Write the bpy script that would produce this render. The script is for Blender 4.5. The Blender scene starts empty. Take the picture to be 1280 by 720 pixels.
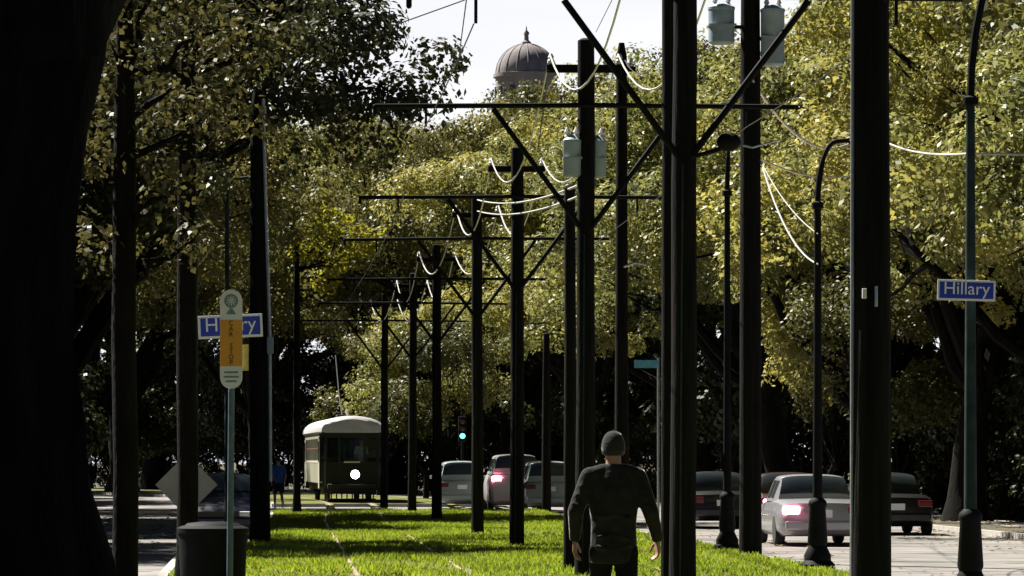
import bpy, bmesh, math, random
import numpy as np
from mathutils import Vector, Matrix, Quaternion

PI = math.pi
R = math.radians
scene = bpy.context.scene
COL = scene.collection

# ------------------------------------------------------------------ camera
F = 5000.0                     # focal length in photo pixels (1280 wide)
PX0, PY0, EYE = 360.0, 576.0, 1.6   # vanishing point of the track, eye height
cam_d = bpy.data.cameras.new("camera")
cam_d.sensor_width = 36.0
cam_d.lens = F / 1280.0 * 36.0
cam_d.shift_x = (640 - PX0) / 1280.0
cam_d.shift_y = (PY0 - 360) / 1280.0
cam_d.clip_start = 0.5
cam_d.clip_end = 6000
cam = bpy.data.objects.new("camera", cam_d)
COL.objects.link(cam)
cam.location = (0, 0, EYE)
cam.rotation_euler = (R(90), 0, 0)
scene.camera = cam

# ------------------------------------------------------------------ light
CLOUD = 8.2
SUN_AZ, SUN_EL = 45.0, 52.0    # degrees left of the view direction, elevation
w = bpy.data.worlds.new("World")
scene.world = w
w.use_nodes = True
nt = w.node_tree
bg = nt.nodes["Background"]
sky = nt.nodes.new("ShaderNodeTexSky")
sky.sky_type = 'NISHITA'
sky.sun_disc = False
sky.sun_elevation = R(SUN_EL)
sky.sun_rotation = R(-SUN_AZ)
sky.air_density = 0.12
sky.dust_density = 0.1
# bright thin cloud bank low over the avenue's far end
w_tc = nt.nodes.new("ShaderNodeTexCoord")
w_sep = nt.nodes.new("ShaderNodeSeparateXYZ")
nt.links.new(w_tc.outputs["Generated"], w_sep.inputs[0])


def wramp(out, stops):
    r = nt.nodes.new("ShaderNodeValToRGB")
    while len(r.color_ramp.elements) < len(stops):
        r.color_ramp.elements.new(0.5)
    for e, (p, v) in zip(r.color_ramp.elements, stops):
        e.position = p
        e.color = (v, v, v, 1)
    nt.links.new(out, r.inputs[0])
    return r.outputs[0]


w_el = wramp(w_sep.outputs[2], [(0.0, 0.9), (0.06, 1.0), (0.14, 0.85), (0.26, 0.0)])
w_az = wramp(w_sep.outputs[1], [(0.55, 0.0), (0.85, 1.0)])
w_map = nt.nodes.new("ShaderNodeMapping")
w_map.inputs["Scale"].default_value = (4, 4, 22)
nt.links.new(w_tc.outputs["Generated"], w_map.inputs[0])
w_nz = nt.nodes.new("ShaderNodeTexNoise")
w_nz.inputs["Scale"].default_value = 2.2
w_nz.inputs["Detail"].default_value = 6
nt.links.new(w_map.outputs[0], w_nz.inputs["Vector"])
w_cl = wramp(w_nz.outputs["Fac"], [(0.25, 0.82), (0.75, 1.0)])
w_m1 = nt.nodes.new("ShaderNodeMath"); w_m1.operation = 'MULTIPLY'
nt.links.new(w_el, w_m1.inputs[0]); nt.links.new(w_az, w_m1.inputs[1])
w_m2 = nt.nodes.new("ShaderNodeMath"); w_m2.operation = 'MULTIPLY'
nt.links.new(w_m1.outputs[0], w_m2.inputs[0]); nt.links.new(w_cl, w_m2.inputs[1])
w_mix = nt.nodes.new("ShaderNodeMix"); w_mix.data_type = 'RGBA'
nt.links.new(w_m2.outputs[0], w_mix.inputs[0])
nt.links.new(sky.outputs[0], w_mix.inputs[6])
w_mix.inputs[7].default_value = (CLOUD, CLOUD, CLOUD * 1.01, 1)
nt.links.new(w_mix.outputs[2], bg.inputs[0])
bg.inputs[1].default_value = 0.05
sun_d = bpy.data.lights.new("sun", 'SUN')
sun_d.energy = 5.0
sun_d.angle = R(0.5)
sun_d.color = (1.0, 0.95, 0.86)
sun = bpy.data.objects.new("sun", sun_d)
COL.objects.link(sun)
sv = Vector((-math.sin(R(SUN_AZ)) * math.cos(R(SUN_EL)), math.cos(R(SUN_AZ)) * math.cos(R(SUN_EL)), math.sin(R(SUN_EL))))
sun.rotation_euler = sv.to_track_quat('Z', 'Y').to_euler()
vs = scene.view_settings
vs.view_transform = 'Standard'
vs.look = 'None'
vs.exposure = 1.45
vs.gamma = 1.0
scene.cycles.max_bounces = 6
scene.cycles.diffuse_bounces = 1
scene.cycles.glossy_bounces = 2
scene.cycles.transmission_bounces = 4
scene.cycles.transparent_max_bounces = 8


def at(px, py, Y):
    return Vector(((px - PX0) * Y / F, Y, EYE - (py - PY0) * Y / F))


def XX(px, Y):
    return (px - PX0) * Y / F


def bend(Y):
    return 0.0 if Y < 150 else -((Y - 150) ** 2) / 300.0


# ------------------------------------------------------------------ materials
MATS = {}


def mat(name, col, rough=0.7, metal=0.0, var=0.0, vscale=4.0, bump=0.0, bscale=40.0, emit=None, estr=0.0, sheen=0.0, spec=0.5, stretch=None, col2=None, coat=0.0):
    if name in MATS:
        return MATS[name]
    m = bpy.data.materials.new(name)
    m.use_nodes = True
    n = m.node_tree
    b = n.nodes["Principled BSDF"]
    b.inputs["Base Color"].default_value = (*col, 1)
    b.inputs["Roughness"].default_value = rough
    b.inputs["Metallic"].default_value = metal
    b.inputs["Specular IOR Level"].default_value = spec
    if sheen:
        b.inputs["Sheen Weight"].default_value = sheen
        b.inputs["Sheen Roughness"].default_value = 0.25
    if coat:
        b.inputs["Coat Weight"].default_value = coat
        b.inputs["Coat Roughness"].default_value = 0.08
    if emit:
        b.inputs["Emission Color"].default_value = (*emit, 1)
        b.inputs["Emission Strength"].default_value = estr
    if var or bump or col2:
        tc = n.nodes.new("ShaderNodeTexCoord")
        mp = n.nodes.new("ShaderNodeMapping")
        n.links.new(tc.outputs["Object"], mp.inputs[0])
        if stretch:
            mp.inputs["Scale"].default_value = stretch
        if var or col2:
            nz = n.nodes.new("ShaderNodeTexNoise")
            nz.inputs["Scale"].default_value = vscale
            nz.inputs["Detail"].default_value = 6
            n.links.new(mp.outputs[0], nz.inputs["Vector"])
            rp = n.nodes.new("ShaderNodeValToRGB")
            rp.color_ramp.elements[0].position = 0.32
            rp.color_ramp.elements[1].position = 0.68
            lo = tuple(c * (1 - var) for c in col)
            hi = col2 if col2 else tuple(min(1, c * (1 + var)) for c in col)
            rp.color_ramp.elements[0].color = (*lo, 1)
            rp.color_ramp.elements[1].color = (*hi, 1)
            n.links.new(nz.outputs["Fac"], rp.inputs[0])
            n.links.new(rp.outputs[0], b.inputs["Base Color"])
        if bump:
            nb = n.nodes.new("ShaderNodeTexNoise")
            nb.inputs["Scale"].default_value = bscale
            nb.inputs["Detail"].default_value = 5
            n.links.new(mp.outputs[0], nb.inputs["Vector"])
            bp = n.nodes.new("ShaderNodeBump")
            bp.inputs["Strength"].default_value = bump
            bp.inputs["Distance"].default_value = 0.03
            n.links.new(nb.outputs["Fac"], bp.inputs["Height"])
            n.links.new(bp.outputs[0], b.inputs["Normal"])
    MATS[name] = m
    return m


def leaf_mat(name, c1, c2, tr=0.45, tcol=None, nscale=0.55, mid=None):
    m = bpy.data.materials.new(name)
    m.use_nodes = True
    n = m.node_tree
    n.nodes.remove(n.nodes["Principled BSDF"])
    out = n.nodes["Material Output"]
    geo = n.nodes.new("ShaderNodeNewGeometry")
    oi = n.nodes.new("ShaderNodeObjectInfo")
    tc = n.nodes.new("ShaderNodeTexCoord")
    nz = n.nodes.new("ShaderNodeTexNoise")
    nz.inputs["Scale"].default_value = nscale
    nz.inputs["Detail"].default_value = 3
    n.links.new(tc.outputs["Object"], nz.inputs["Vector"])
    a = n.nodes.new("ShaderNodeMath"); a.operation = 'MULTIPLY'; a.inputs[1].default_value = 0.45
    n.links.new(geo.outputs["Random Per Island"], a.inputs[0])
    b = n.nodes.new("ShaderNodeMath"); b.operation = 'MULTIPLY_ADD'; b.inputs[1].default_value = 1.3
    n.links.new(nz.outputs["Fac"], b.inputs[0])
    n.links.new(a.outputs[0], b.inputs[2])
    c = n.nodes.new("ShaderNodeMath"); c.operation = 'MULTIPLY_ADD'; c.inputs[1].default_value = 0.3
    n.links.new(oi.outputs["Random"], c.inputs[0])
    n.links.new(b.outputs[0], c.inputs[2])
    d = n.nodes.new("ShaderNodeMath"); d.operation = 'SUBTRACT'; d.inputs[1].default_value = 0.55
    n.links.new(c.outputs[0], d.inputs[0])
    rp = n.nodes.new("ShaderNodeValToRGB")
    rp.color_ramp.elements[0].color = (*c1, 1)
    rp.color_ramp.elements[1].color = (*c2, 1)
    if mid:
        e = rp.color_ramp.elements.new(0.45)
        e.color = (*mid, 1)
    n.links.new(d.outputs[0], rp.inputs[0])
    df = n.nodes.new("ShaderNodeBsdfDiffuse")
    tl = n.nodes.new("ShaderNodeBsdfTranslucent")
    gl = n.nodes.new("ShaderNodeBsdfGlossy")
    gl.inputs["Roughness"].default_value = 0.45
    gl.inputs["Color"].default_value = (0.6, 0.62, 0.6, 1)
    n.links.new(rp.outputs[0], df.inputs[0])
    mx0 = n.nodes.new("ShaderNodeMix"); mx0.data_type = 'RGBA'; mx0.blend_type = 'MULTIPLY'
    mx0.inputs[0].default_value = 1.0
    n.links.new(rp.outputs[0], mx0.inputs[6])
    mx0.inputs[7].default_value = (*(tcol or (1.5, 1.45, 0.8)), 1)
    n.links.new(mx0.outputs[2], tl.inputs[0])
    mx = n.nodes.new("ShaderNodeMixShader"); mx.inputs[0].default_value = tr
    n.links.new(df.outputs[0], mx.inputs[1]); n.links.new(tl.outputs[0], mx.inputs[2])
    mg = n.nodes.new("ShaderNodeMixShader"); mg.inputs[0].default_value = 0.045
    n.links.new(mx.outputs[0], mg.inputs[1]); n.links.new(gl.outputs[0], mg.inputs[2])
    n.links.new(mg.outputs[0], out.inputs[0])
    return m


def glass_mat(name, tint=(0.03, 0.04, 0.045), clear=0.0):
    m = bpy.data.materials.new(name)
    m.use_nodes = True
    n = m.node_tree
    b = n.nodes["Principled BSDF"]
    b.inputs["Base Color"].default_value = (*tint, 1)
    b.inputs["Roughness"].default_value = 0.05
    if clear:
        out = n.nodes["Material Output"]
        tr = n.nodes.new("ShaderNodeBsdfTransparent")
        tr.inputs[0].default_value = (0.8, 0.85, 0.82, 1)
        mx = n.nodes.new("ShaderNodeMixShader"); mx.inputs[0].default_value = clear
        n.links.new(b.outputs[0], mx.inputs[1]); n.links.new(tr.outputs[0], mx.inputs[2])
        n.links.new(mx.outputs[0], out.inputs[0])
    return m


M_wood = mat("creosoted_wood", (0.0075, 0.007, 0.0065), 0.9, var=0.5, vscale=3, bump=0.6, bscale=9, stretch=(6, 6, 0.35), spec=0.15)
M_iron = mat("black_painted_iron", (0.006, 0.007, 0.008), 0.7, var=0.3, vscale=5, spec=0.12)
M_teal = mat("weathered_green_pole", (0.02, 0.034, 0.033), 0.7, spec=.2, var=0.4, vscale=6)
M_galv = mat("galvanised_steel", (0.42, 0.45, 0.46), 0.45, 0.7, var=0.15, vscale=12)
M_wire = mat("bare_aluminium_cable", (0.85, 0.84, 0.8), 0.35, 0.6)
M_darkwire = mat("dark_cable", (0.03, 0.03, 0.03), 0.6)
M_transf = mat("grey_transformer_paint", (0.30, 0.38, 0.42), 0.5, var=0.12, vscale=6)
M_porc = mat("white_porcelain", (0.75, 0.73, 0.68), 0.25)
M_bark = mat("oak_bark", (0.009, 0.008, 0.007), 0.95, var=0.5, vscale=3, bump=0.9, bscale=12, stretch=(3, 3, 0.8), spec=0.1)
M_blue = mat("blue_sign_paint", (0.005, 0.035, 0.42), 0.45, var=0.1)
M_white = mat("white_sign_paint", (0.78, 0.8, 0.8), 0.5)
M_gold = mat("amber_sign_paint", (0.75, 0.34, 0.03), 0.5, var=0.08)
M_emblem = mat("grey_green_print", (0.16, 0.24, 0.22), 0.6)
M_black = mat("black_print", (0.015, 0.015, 0.015), 0.6)
M_signback = mat("bare_sign_back", (0.52, 0.49, 0.40), 0.6, 0.0, var=0.1, vscale=5)
M_tyre = mat("tyre_rubber", (0.015, 0.015, 0.015), 0.9)
M_rim = mat("wheel_rim", (0.5, 0.5, 0.5), 0.35, 0.8)
M_glass = glass_mat("dark_car_glass")
M_tramglass = glass_mat("tram_window_glass", (0.02, 0.025, 0.02), 0.7)
M_head = mat("lit_headlamp", (0.9, 0.9, 0.9), 0.3, emit=(1.0, 0.9, 0.95), estr=25)
M_lamp = mat("clear_lamp_lens", (0.7, 0.7, 0.7), 0.1)
M_tail = mat("lit_brake_lamp", (0.6, 0.03, 0.05), 0.3, emit=(1.0, 0.22, 0.34), estr=22)
M_taildim = mat("red_lamp_lens", (0.12, 0.006, 0.008), 0.2)
M_chrome = mat("chrome_trim", (0.8, 0.8, 0.8), 0.12, 1.0)
M_skin = mat("skin", (0.36, 0.2, 0.14), 0.6, var=0.1, vscale=30)
M_green_lit = mat("lit_green_signal", (0.1, 0.6, 0.5), 0.3, emit=(0.1, 1.0, 0.75), estr=1.6)
M_lens_off = mat("unlit_signal_lens", (0.06, 0.02, 0.01), 0.3)


# ------------------------------------------------------------------ mesh helper
class MB:
    def __init__(self):
        self.v = []
        self.f = []

    def add(self, verts, faces):
        o = len(self.v)
        self.v += [tuple(p) for p in verts]
        self.f += [tuple(i + o for i in f) for f in faces]
        return self

    def box(self, c, s, rot=None):
        hx, hy, hz = s[0] / 2, s[1] / 2, s[2] / 2
        vs_ = [Vector((x, y, z)) for x in (-hx, hx) for y in (-hy, hy) for z in (-hz, hz)]
        if rot is not None:
            vs_ = [rot @ p for p in vs_]
        c = Vector(c)
        return self.add([p + c for p in vs_], [(0, 1, 3, 2), (4, 6, 7, 5), (0, 4, 5, 1), (2, 3, 7, 6), (0, 2, 6, 4), (1, 5, 7, 3)])

    def rbox(self, c, s, b=0.01, rot=None):
        bm = bmesh.new()
        bmesh.ops.create_cube(bm, size=1)
        for p in bm.verts:
            p.co = Vector((p.co.x * s[0], p.co.y * s[1], p.co.z * s[2]))
        bmesh.ops.bevel(bm, geom=bm.edges[:], offset=b, segments=2, affect='EDGES', profile=0.5)
        self.frombm(bm, c, rot)
        return self

    def frombm(self, bm, c=(0, 0, 0), rot=None):
        bm.verts.index_update()
        vs_ = [p.co.copy() for p in bm.verts]
        if rot is not None:
            vs_ = [rot @ p for p in vs_]
        c = Vector(c)
        self.add([p + c for p in vs_], [tuple(q.index for q in f.verts) for f in bm.faces])
        bm.free()

    def tube(self, pts, radii, n=8, caps=True):
        pts = [Vector(p) for p in pts]
        if not hasattr(radii, '__len__'):
            radii = [radii] * len(pts)
        rings = []
        t0 = (pts[1] - pts[0]).normalized()
        ref = Vector((0, 0, 1)) if abs(t0.z) < 0.9 else Vector((1, 0, 0))
        u = t0.cross(ref).normalized()
        for i, p in enumerate(pts):
            if i == 0:
                t = pts[1] - pts[0]
            elif i == len(pts) - 1:
                t = pts[-1] - pts[-2]
            else:
                t = pts[i + 1] - pts[i - 1]
            t.normalize()
            u = (u - t * u.dot(t)).normalized()
            v = t.cross(u)
            rings.append([p + (u * math.cos(2 * PI * k / n) + v * math.sin(2 * PI * k / n)) * radii[i] for k in range(n)])
        return self.loft(rings, caps)

    def loft(self, rings, caps=True, closed=True):
        n = len(rings[0])
        vs_ = [p for r in rings for p in r]
        fs = []
        for i in range(len(rings) - 1):
            for k in range(n if closed else n - 1):
                a, b = i * n + k, i * n + (k + 1) % n
                fs.append((a, b, b + n, a + n))
        if caps:
            fs.append(tuple(range(n))[::-1])
            fs.append(tuple((len(rings) - 1) * n + k for k in range(n)))
        return self.add(vs_, fs)

    def lathe(self, prof, c=(0, 0, 0), n=16, rot=None):
        c = Vector(c)
        rings = []
        for r, z in prof:
            ring = [Vector((r * math.cos(2 * PI * k / n), r * math.sin(2 * PI * k / n), z)) for k in range(n)]
            if rot is not None:
                ring = [rot @ p for p in ring]
            rings.append([p + c for p in ring])
        return self.loft(rings)

    def ell(self, c, r, n=12, m=8):
        c = Vector(c)
        rings = []
        for i in range(m + 1):
            a = -PI / 2 + PI * i / m
            rr = max(math.cos(a), 0.02)
            rings.append([c + Vector((r[0] * rr * math.cos(2 * PI * k / n), r[1] * rr * math.sin(2 * PI * k / n), r[2] * math.sin(a))) for k in range(n)])
        return self.loft(rings)

    def cap(self, p0, p1, r0, r1=None, n=12):
        r1 = r0 if r1 is None else r1
        p0, p1 = Vector(p0), Vector(p1)
        d = (p1 - p0).normalized()
        pts, rad = [], []
        for a in (-85, -60, -30):
            pts.append(p0 + d * r0 * math.sin(R(a))); rad.append(r0 * math.cos(R(a)))
        pts.append(p0); rad.append(r0); pts.append(p1); rad.append(r1)
        for a in (30, 60, 85):
            pts.append(p1 + d * r1 * math.sin(R(a))); rad.append(r1 * math.cos(R(a)))
        return self.tube(pts, rad, n)

    def prism(self, outline, y0, y1):
        """outline in (x, z), extruded along y"""
        n = len(outline)
        a = [Vector((x, y0, z)) for x, z in outline]
        b = [Vector((x, y1, z)) for x, z in outline]
        return self.loft([a, b])

    def build(self, name, m, parent=None, smooth=False, loc=None):
        me = bpy.data.meshes.new(name)
        me.from_pydata([tuple(p) for p in self.v], [], self.f)
        bm = bmesh.new()
        bm.from_mesh(me)
        bmesh.ops.recalc_face_normals(bm, faces=bm.faces[:])
        bm.to_mesh(me)
        bm.free()
        if smooth:
            me.shade_smooth()
            try:
                me.set_sharp_from_angle(angle=R(40))
            except Exception:
                pass
        if m is not None:
            me.materials.append(m)
        o = bpy.data.objects.new(name, me)
        COL.objects.link(o)
        if parent is not None:
            o.parent = parent
        if loc is not None:
            o.location = loc
        return o


def thing(name, label, cat, loc=(0, 0, 0), rz=0.0, group=None):
    o = bpy.data.objects.new(name, None)
    o.empty_display_size = 0.3
    COL.objects.link(o)
    o.location = loc
    o.rotation_euler = (0, 0, rz)
    o["label"] = label
    o["category"] = cat
    if group:
        o["group"] = group
    return o


def tag(o, label, cat, group=None):
    o["label"] = label
    o["category"] = cat
    if group:
        o["group"] = group
    return o


def kind(o, k):
    o["kind"] = k
    return o


def copy_tree(o, parent=None):
    c = o.copy()
    COL.objects.link(c)
    if parent is not None:
        c.parent = parent
    for ch in list(o.children):
        copy_tree(ch, c)
    return c


def text_mb(body, size, depth=0.004):
    cu = bpy.data.curves.new("lettering", 'FONT')
    cu.body = body
    cu.size = size
    cu.align_x = 'CENTER'
    cu.align_y = 'CENTER'
    cu.extrude = depth / 2
    ob = bpy.data.objects.new("lettering", cu)
    COL.objects.link(ob)
    dg = bpy.context.evaluated_depsgraph_get()
    me = bpy.data.meshes.new_from_object(ob.evaluated_get(dg))
    mb = MB()
    rot = Matrix.Rotation(PI / 2, 3, 'X')
    mb.add([rot @ v.co for v in me.vertices], [tuple(p.vertices) for p in me.polygons])
    bpy.data.objects.remove(ob)
    bpy.data.curves.remove(cu)
    bpy.data.meshes.remove(me)
    return mb


def fuse(name, mb, m, parent, voxel=0.012, it=6):
    """one continuous skin over overlapping solids"""
    o = mb.build(name, m)
    md = o.modifiers.new("r", 'REMESH')
    md.mode = 'VOXEL'
    md.voxel_size = voxel
    sm = o.modifiers.new("s", 'SMOOTH')
    sm.factor = 0.5
    sm.iterations = it
    dg = bpy.context.evaluated_depsgraph_get()
    me = bpy.data.meshes.new_from_object(o.evaluated_get(dg))
    me.name = name
    me.shade_smooth()
    if not me.materials:
        me.materials.append(m)
    old = o.data
    o.modifiers.clear()
    o.data = me
    bpy.data.meshes.remove(old)
    o.parent = parent
    return o


# ================================================================== SETTING
def strip(name, edge_l, edge_r, ys, z, m, k='structure'):
    mb = MB()
    a = [Vector((edge_l(y), y, z)) for y in ys]
    b = [Vector((edge_r(y), y, z)) for y in ys]
    mb.loft([a, b], caps=False, closed=False)
    return kind(mb.build(name, m), k)


M_soil = mat("lawn_soil", (0.05, 0.055, 0.02), 0.95, var=0.5, vscale=1.5, bump=0.8, bscale=12, col2=(0.09, 0.075, 0.045))  # soil mottled from dark olive to brown
M_turf = mat("turf", (0.10, 0.14, 0.02), 0.95, var=0.4, vscale=0.9, bump=1.0, bscale=30, col2=(0.17, 0.17, 0.05), spec=0.1)
M_road = mat("pale_concrete_road", (0.18, 0.17, 0.16), 0.85, var=0.35, vscale=0.7, bump=0.3, bscale=30, spec=0.3)
M_walk = mat("concrete_walk", (0.32, 0.3, 0.27), 0.85, var=0.25, vscale=1.2, bump=0.3, bscale=25)
M_kerb = mat("kerb_concrete", (0.34, 0.32, 0.29), 0.85, var=0.3, vscale=4, bump=0.3, bscale=30)
M_dirt = mat("worn_earth", (0.16, 0.12, 0.07), 0.95, var=0.4, vscale=3, bump=0.8, bscale=25, col2=(0.17, 0.2, 0.05))
M_rail = mat("worn_steel_rail", (0.36, 0.30, 0.22), 0.5, 0.5, var=0.3, vscale=2)

g = MB().add([(-1500, -60, -0.14), (1500, -60, -0.14), (1500, 2500, -0.14), (-1500, 2500, -0.14)], [(0, 1, 2, 3)])
kind(g.build("ground", M_soil), "structure")


def sm(a, b, x):
    t = max(0, min(1, (x - a) / (b - a)))
    return t * t * (3 - 2 * t)


def ng_left(Y):
    return -1.75 + 1.15 * sm(73, 79, Y) + bend(Y) + 0.15 * sm(40, 72, Y) * -1 * (1 - sm(72, 79, Y))


def ng_right(Y):
    return 8.05 + bend(Y)


YS = list(range(-40, 130, 2)) + list(range(130, 330, 4))
strip("road", lambda y: -9.2 + bend(y), lambda y: 16.0 + bend(y), YS, -0.12, M_road)
strip("cross_street", lambda y: -60, lambda y: 80, [129.5, 148.5], -0.116, M_road)
strip("lawn", lambda y: 16.15 + bend(y), lambda y: 17.6 + bend(y), [y for y in YS if y <= 128], 0.0, M_soil)
strip("sidewalk", lambda y: 17.6 + bend(y), lambda y: 19.2 + bend(y), [y for y in YS if y <= 128], 0.0, M_walk)
strip("lawn", lambda y: -10.8 + bend(y), lambda y: -9.35 + bend(y), [y for y in YS if y <= 128], 0.0, M_soil)
strip("sidewalk", lambda y: -12.4 + bend(y), lambda y: -10.8 + bend(y), [y for y in YS if y <= 128], 0.0, M_walk)


def kerb_line(edge, side, ys):
    mb = MB()
    rings = []
    for y in ys:
        x = edge(y)
        rings.append([Vector((x, y, -0.13)), Vector((x, y, 0.006)), Vector((x + side * 0.15, y, 0.006)), Vector((x + side * 0.15, y, -0.13))])
    mb.loft(rings)
    return kind(mb.build("kerb", M_kerb), "structure")


def median(y0, y1):
    ys = [y for y in [y0] + [y for y in YS if y0 < y < y1] + [y1]]
    strip("neutral_ground", lambda y: ng_left(y) + 0.15, lambda y: ng_right(y) - 0.15, ys, 0.0, M_turf)
    kerb_line(ng_left, 1, ys)
    kerb_line(ng_right, -1, ys)
    for ye, s in ((y0, 1), (y1, -1)):
        if ye > -30:
            mb = MB().box(((ng_left(ye) + ng_right(ye)) / 2, ye + s * 0.075, -0.062), (ng_right(ye) - ng_left(ye) - 0.31, 0.15, 0.137))
            kind(mb.build("kerb", M_kerb), "structure")


median(-40, 129)
median(149, 326)
kerb_line(lambda y: 16.0 + bend(y), 1, [y for y in YS if y <= 128])
kerb_line(lambda y: -9.2 + bend(y), -1, [y for y in YS if y <= 128])
# lane joints of the concrete slabs
mb = MB()
for y in range(20, 128, 6):
    mb.box((11.95, y, -0.1165), (7.6, 0.05, 0.002))
    mb.box((-5.6, y, -0.1165), (7.0, 0.05, 0.002))
kind(mb.build("road_joint_marking", mat("joint_tar", (0.06, 0.055, 0.05), 0.9)), "structure")


def track_x(Y, c):
    return c + 0.55 * sm(100, 148, Y) + bend(Y) * 0.6 if Y < 175 else c + 0.55 + bend(175) * 0.6 + (bend(Y) - bend(175))


def track(c, label):
    t = thing("tram_track", label, "tram track", (0, 0, 0))
    for s in (-0.794, 0.794):
        mb = MB()
        rings = []
        for y in YS:
            x = track_x(y, c) + s
            rings.append([Vector((x - .035, y, -.02)), Vector((x - .035, y, 0.006)), Vector((x + .035, y, 0.006)), Vector((x + .035, y, -.02))])
        mb.loft(rings)
        mb.build("rail", M_rail, t)
    for s in (-0.794, 0.794):
        strip("worn_track_earth", lambda y: track_x(y, c) + s - .14, lambda y: track_x(y, c) + s + .14, YS, 0.005, M_dirt)
    return t


TRK_L, TRK_R = 1.76, 6.24
track(TRK_L, "left pair of steel tram rails sunk in the grass, running to the tram")
track(TRK_R, "right pair of steel tram rails sunk in the grass, beside the poles and kerb")

# grass blades over the strip between the roads
M_blade = leaf_mat("grass_blades", (0.11, 0.17, 0.02), (0.30, 0.37, 0.07), 0.42, (1.5, 1.5, 0.5), 0.3)


def grass():
    rng = np.random.default_rng(5)
    N = 230000
    Y = 42 + (128.8 - 42) * rng.random(N) ** 1.25
    X = -1.6 + 9.5 * rng.random(N)
    lo = np.array([ng_left(y) + 0.17 for y in Y])
    keep = X > lo
    for c in (TRK_L, TRK_R):
        tx = np.array([track_x(y, c) for y in Y])
        for s in (-.794, .794):
            d = np.abs(X - tx - s)
            keep &= ~((d < 0.12) & (rng.random(N) < 0.5)) & (d > 0.03)
    X, Y = X[keep], Y[keep]
    N = len(X)
    patch = 0.5 + 0.5 * np.sin(X * 1.9 + np.sin(Y * 0.7) * 2) * np.sin(Y * 0.55 + X * 0.4)
    bare = 0.5 + 0.5 * np.sin(X * 1.1 + 3 * np.sin(Y * .23)) * np.sin(Y * .31 + X * .7)
    thin = (bare > 0.16) | (rng.random(N) < 0.12)
    X, Y, patch = X[thin], Y[thin], patch[thin]
    N = len(X)
    H = (0.03 + 0.06 * rng.random(N)) * (0.7 + 0.8 * patch)
    A = rng.random(N) * 2 * PI
    W = 0.012 + 0.012 * rng.random(N)
    lean = 0.6 * H
    B = rng.random(N) * 2 * PI
    v = np.empty((N, 3, 3))
    v[:, 0] = np.stack([X - np.cos(A) * W, Y - np.sin(A) * W, np.zeros(N)], 1)
    v[:, 1] = np.stack([X + np.cos(A) * W, Y + np.sin(A) * W, np.zeros(N)], 1)
    v[:, 2] = np.stack([X + np.cos(B) * lean, Y + np.sin(B) * lean, H], 1)
    me = bpy.data.meshes.new("grass")
    me.vertices.add(N * 3)
    me.vertices.foreach_set("co", v.reshape(-1))
    me.loops.add(N * 3)
    me.loops.foreach_set("vertex_index", np.arange(N * 3, dtype=np.int32))
    me.polygons.add(N)
    me.polygons.foreach_set("loop_start", np.arange(0, N * 3, 3, dtype=np.int32))
    me.update(calc_edges=True)
    me.materials.append(M_blade)
    o = bpy.data.objects.new("grass", me)
    COL.objects.link(o)
    return kind(o, "stuff")


grass()


def fallen_leaves():
    rng = np.random.default_rng(77)
    spec = [(2600, -1.4, 7.8, 45, 126, .03, "g"), (450, 8.1, 10.4, 42, 110, -.105, "r"), (800, 13.0, 15.9, 42, 120, -.105, "r"), (1400, -9.0, -2.5, 45, 126, -.105, "l"), (900, 16.3, 19, 50, 120, .015, "w")]
    V = []
    for n, x0, x1, y0, y1, z, _k in spec:
        X = x0 + (x1 - x0) * rng.random(n)
        if _k == "r":
            X = x0 + (x1 - x0) * (rng.random(n) ** 2 if x0 < 10 else 1 - rng.random(n) ** 2)
        Y = y0 + (y1 - y0) * rng.random(n)
        A = rng.random(n) * 2 * PI
        L = .03 + .045 * rng.random(n)
        v = np.empty((n, 4, 3))
        for q, (f, w_) in enumerate(((1, 0), (0, .55), (-1, 0), (0, -.55))):
            v[:, q, 0] = X + L * (f * np.cos(A) - w_ * np.sin(A))
            v[:, q, 1] = Y + L * (f * np.sin(A) + w_ * np.cos(A))
            v[:, q, 2] = z + .03 * rng.random(n)
        V.append(v)
    v = np.concatenate(V)
    N = len(v)
    me = bpy.data.meshes.new("fallen_leaves")
    me.vertices.add(N * 4)
    me.vertices.foreach_set("co", v.reshape(-1))
    me.loops.add(N * 4)
    me.loops.foreach_set("vertex_index", np.arange(N * 4, dtype=np.int32))
    me.polygons.add(N)
    me.polygons.foreach_set("loop_start", np.arange(0, N * 4, 4, dtype=np.int32))
    me.update(calc_edges=True)
    me.materials.append(leaf_mat("dry_fallen_leaves", (.09, .05, .02), (.30, .2, .09), .2, (1.1, 1.1, 1)))
    o = bpy.data.objects.new("fallen_leaves", me)
    COL.objects.link(o)
    kind(o, "stuff")


fallen_leaves()

# ================================================================== TREES
L_olive = leaf_mat("olive_oak_leaves", (0.026, 0.034, 0.010), (0.25, 0.215, 0.060), .26, (1.4, 1.4, 1.0), .45, (0.10, 0.10, 0.038))
L_dark = leaf_mat("brownish_oak_leaves", (0.03, 0.034, 0.015), (0.085, 0.08, 0.035), 0.2, (1.3, 1.35, 1.0))
L_bright = leaf_mat("yellowing_leaves", (0.036, 0.048, 0.013), (0.48, 0.41, 0.12), .36, (1.4, 1.4, 1.0), .45, (0.21, 0.215, 0.08))
L_hedge = leaf_mat("dark_hedge_leaves", (0.010, 0.018, 0.007), (0.03, 0.036, 0.012), 0.2)
L_yellow = leaf_mat("yellow_green_leaves", (0.14, 0.15, 0.02), (0.28, 0.26, 0.04), 0.5)


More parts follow.
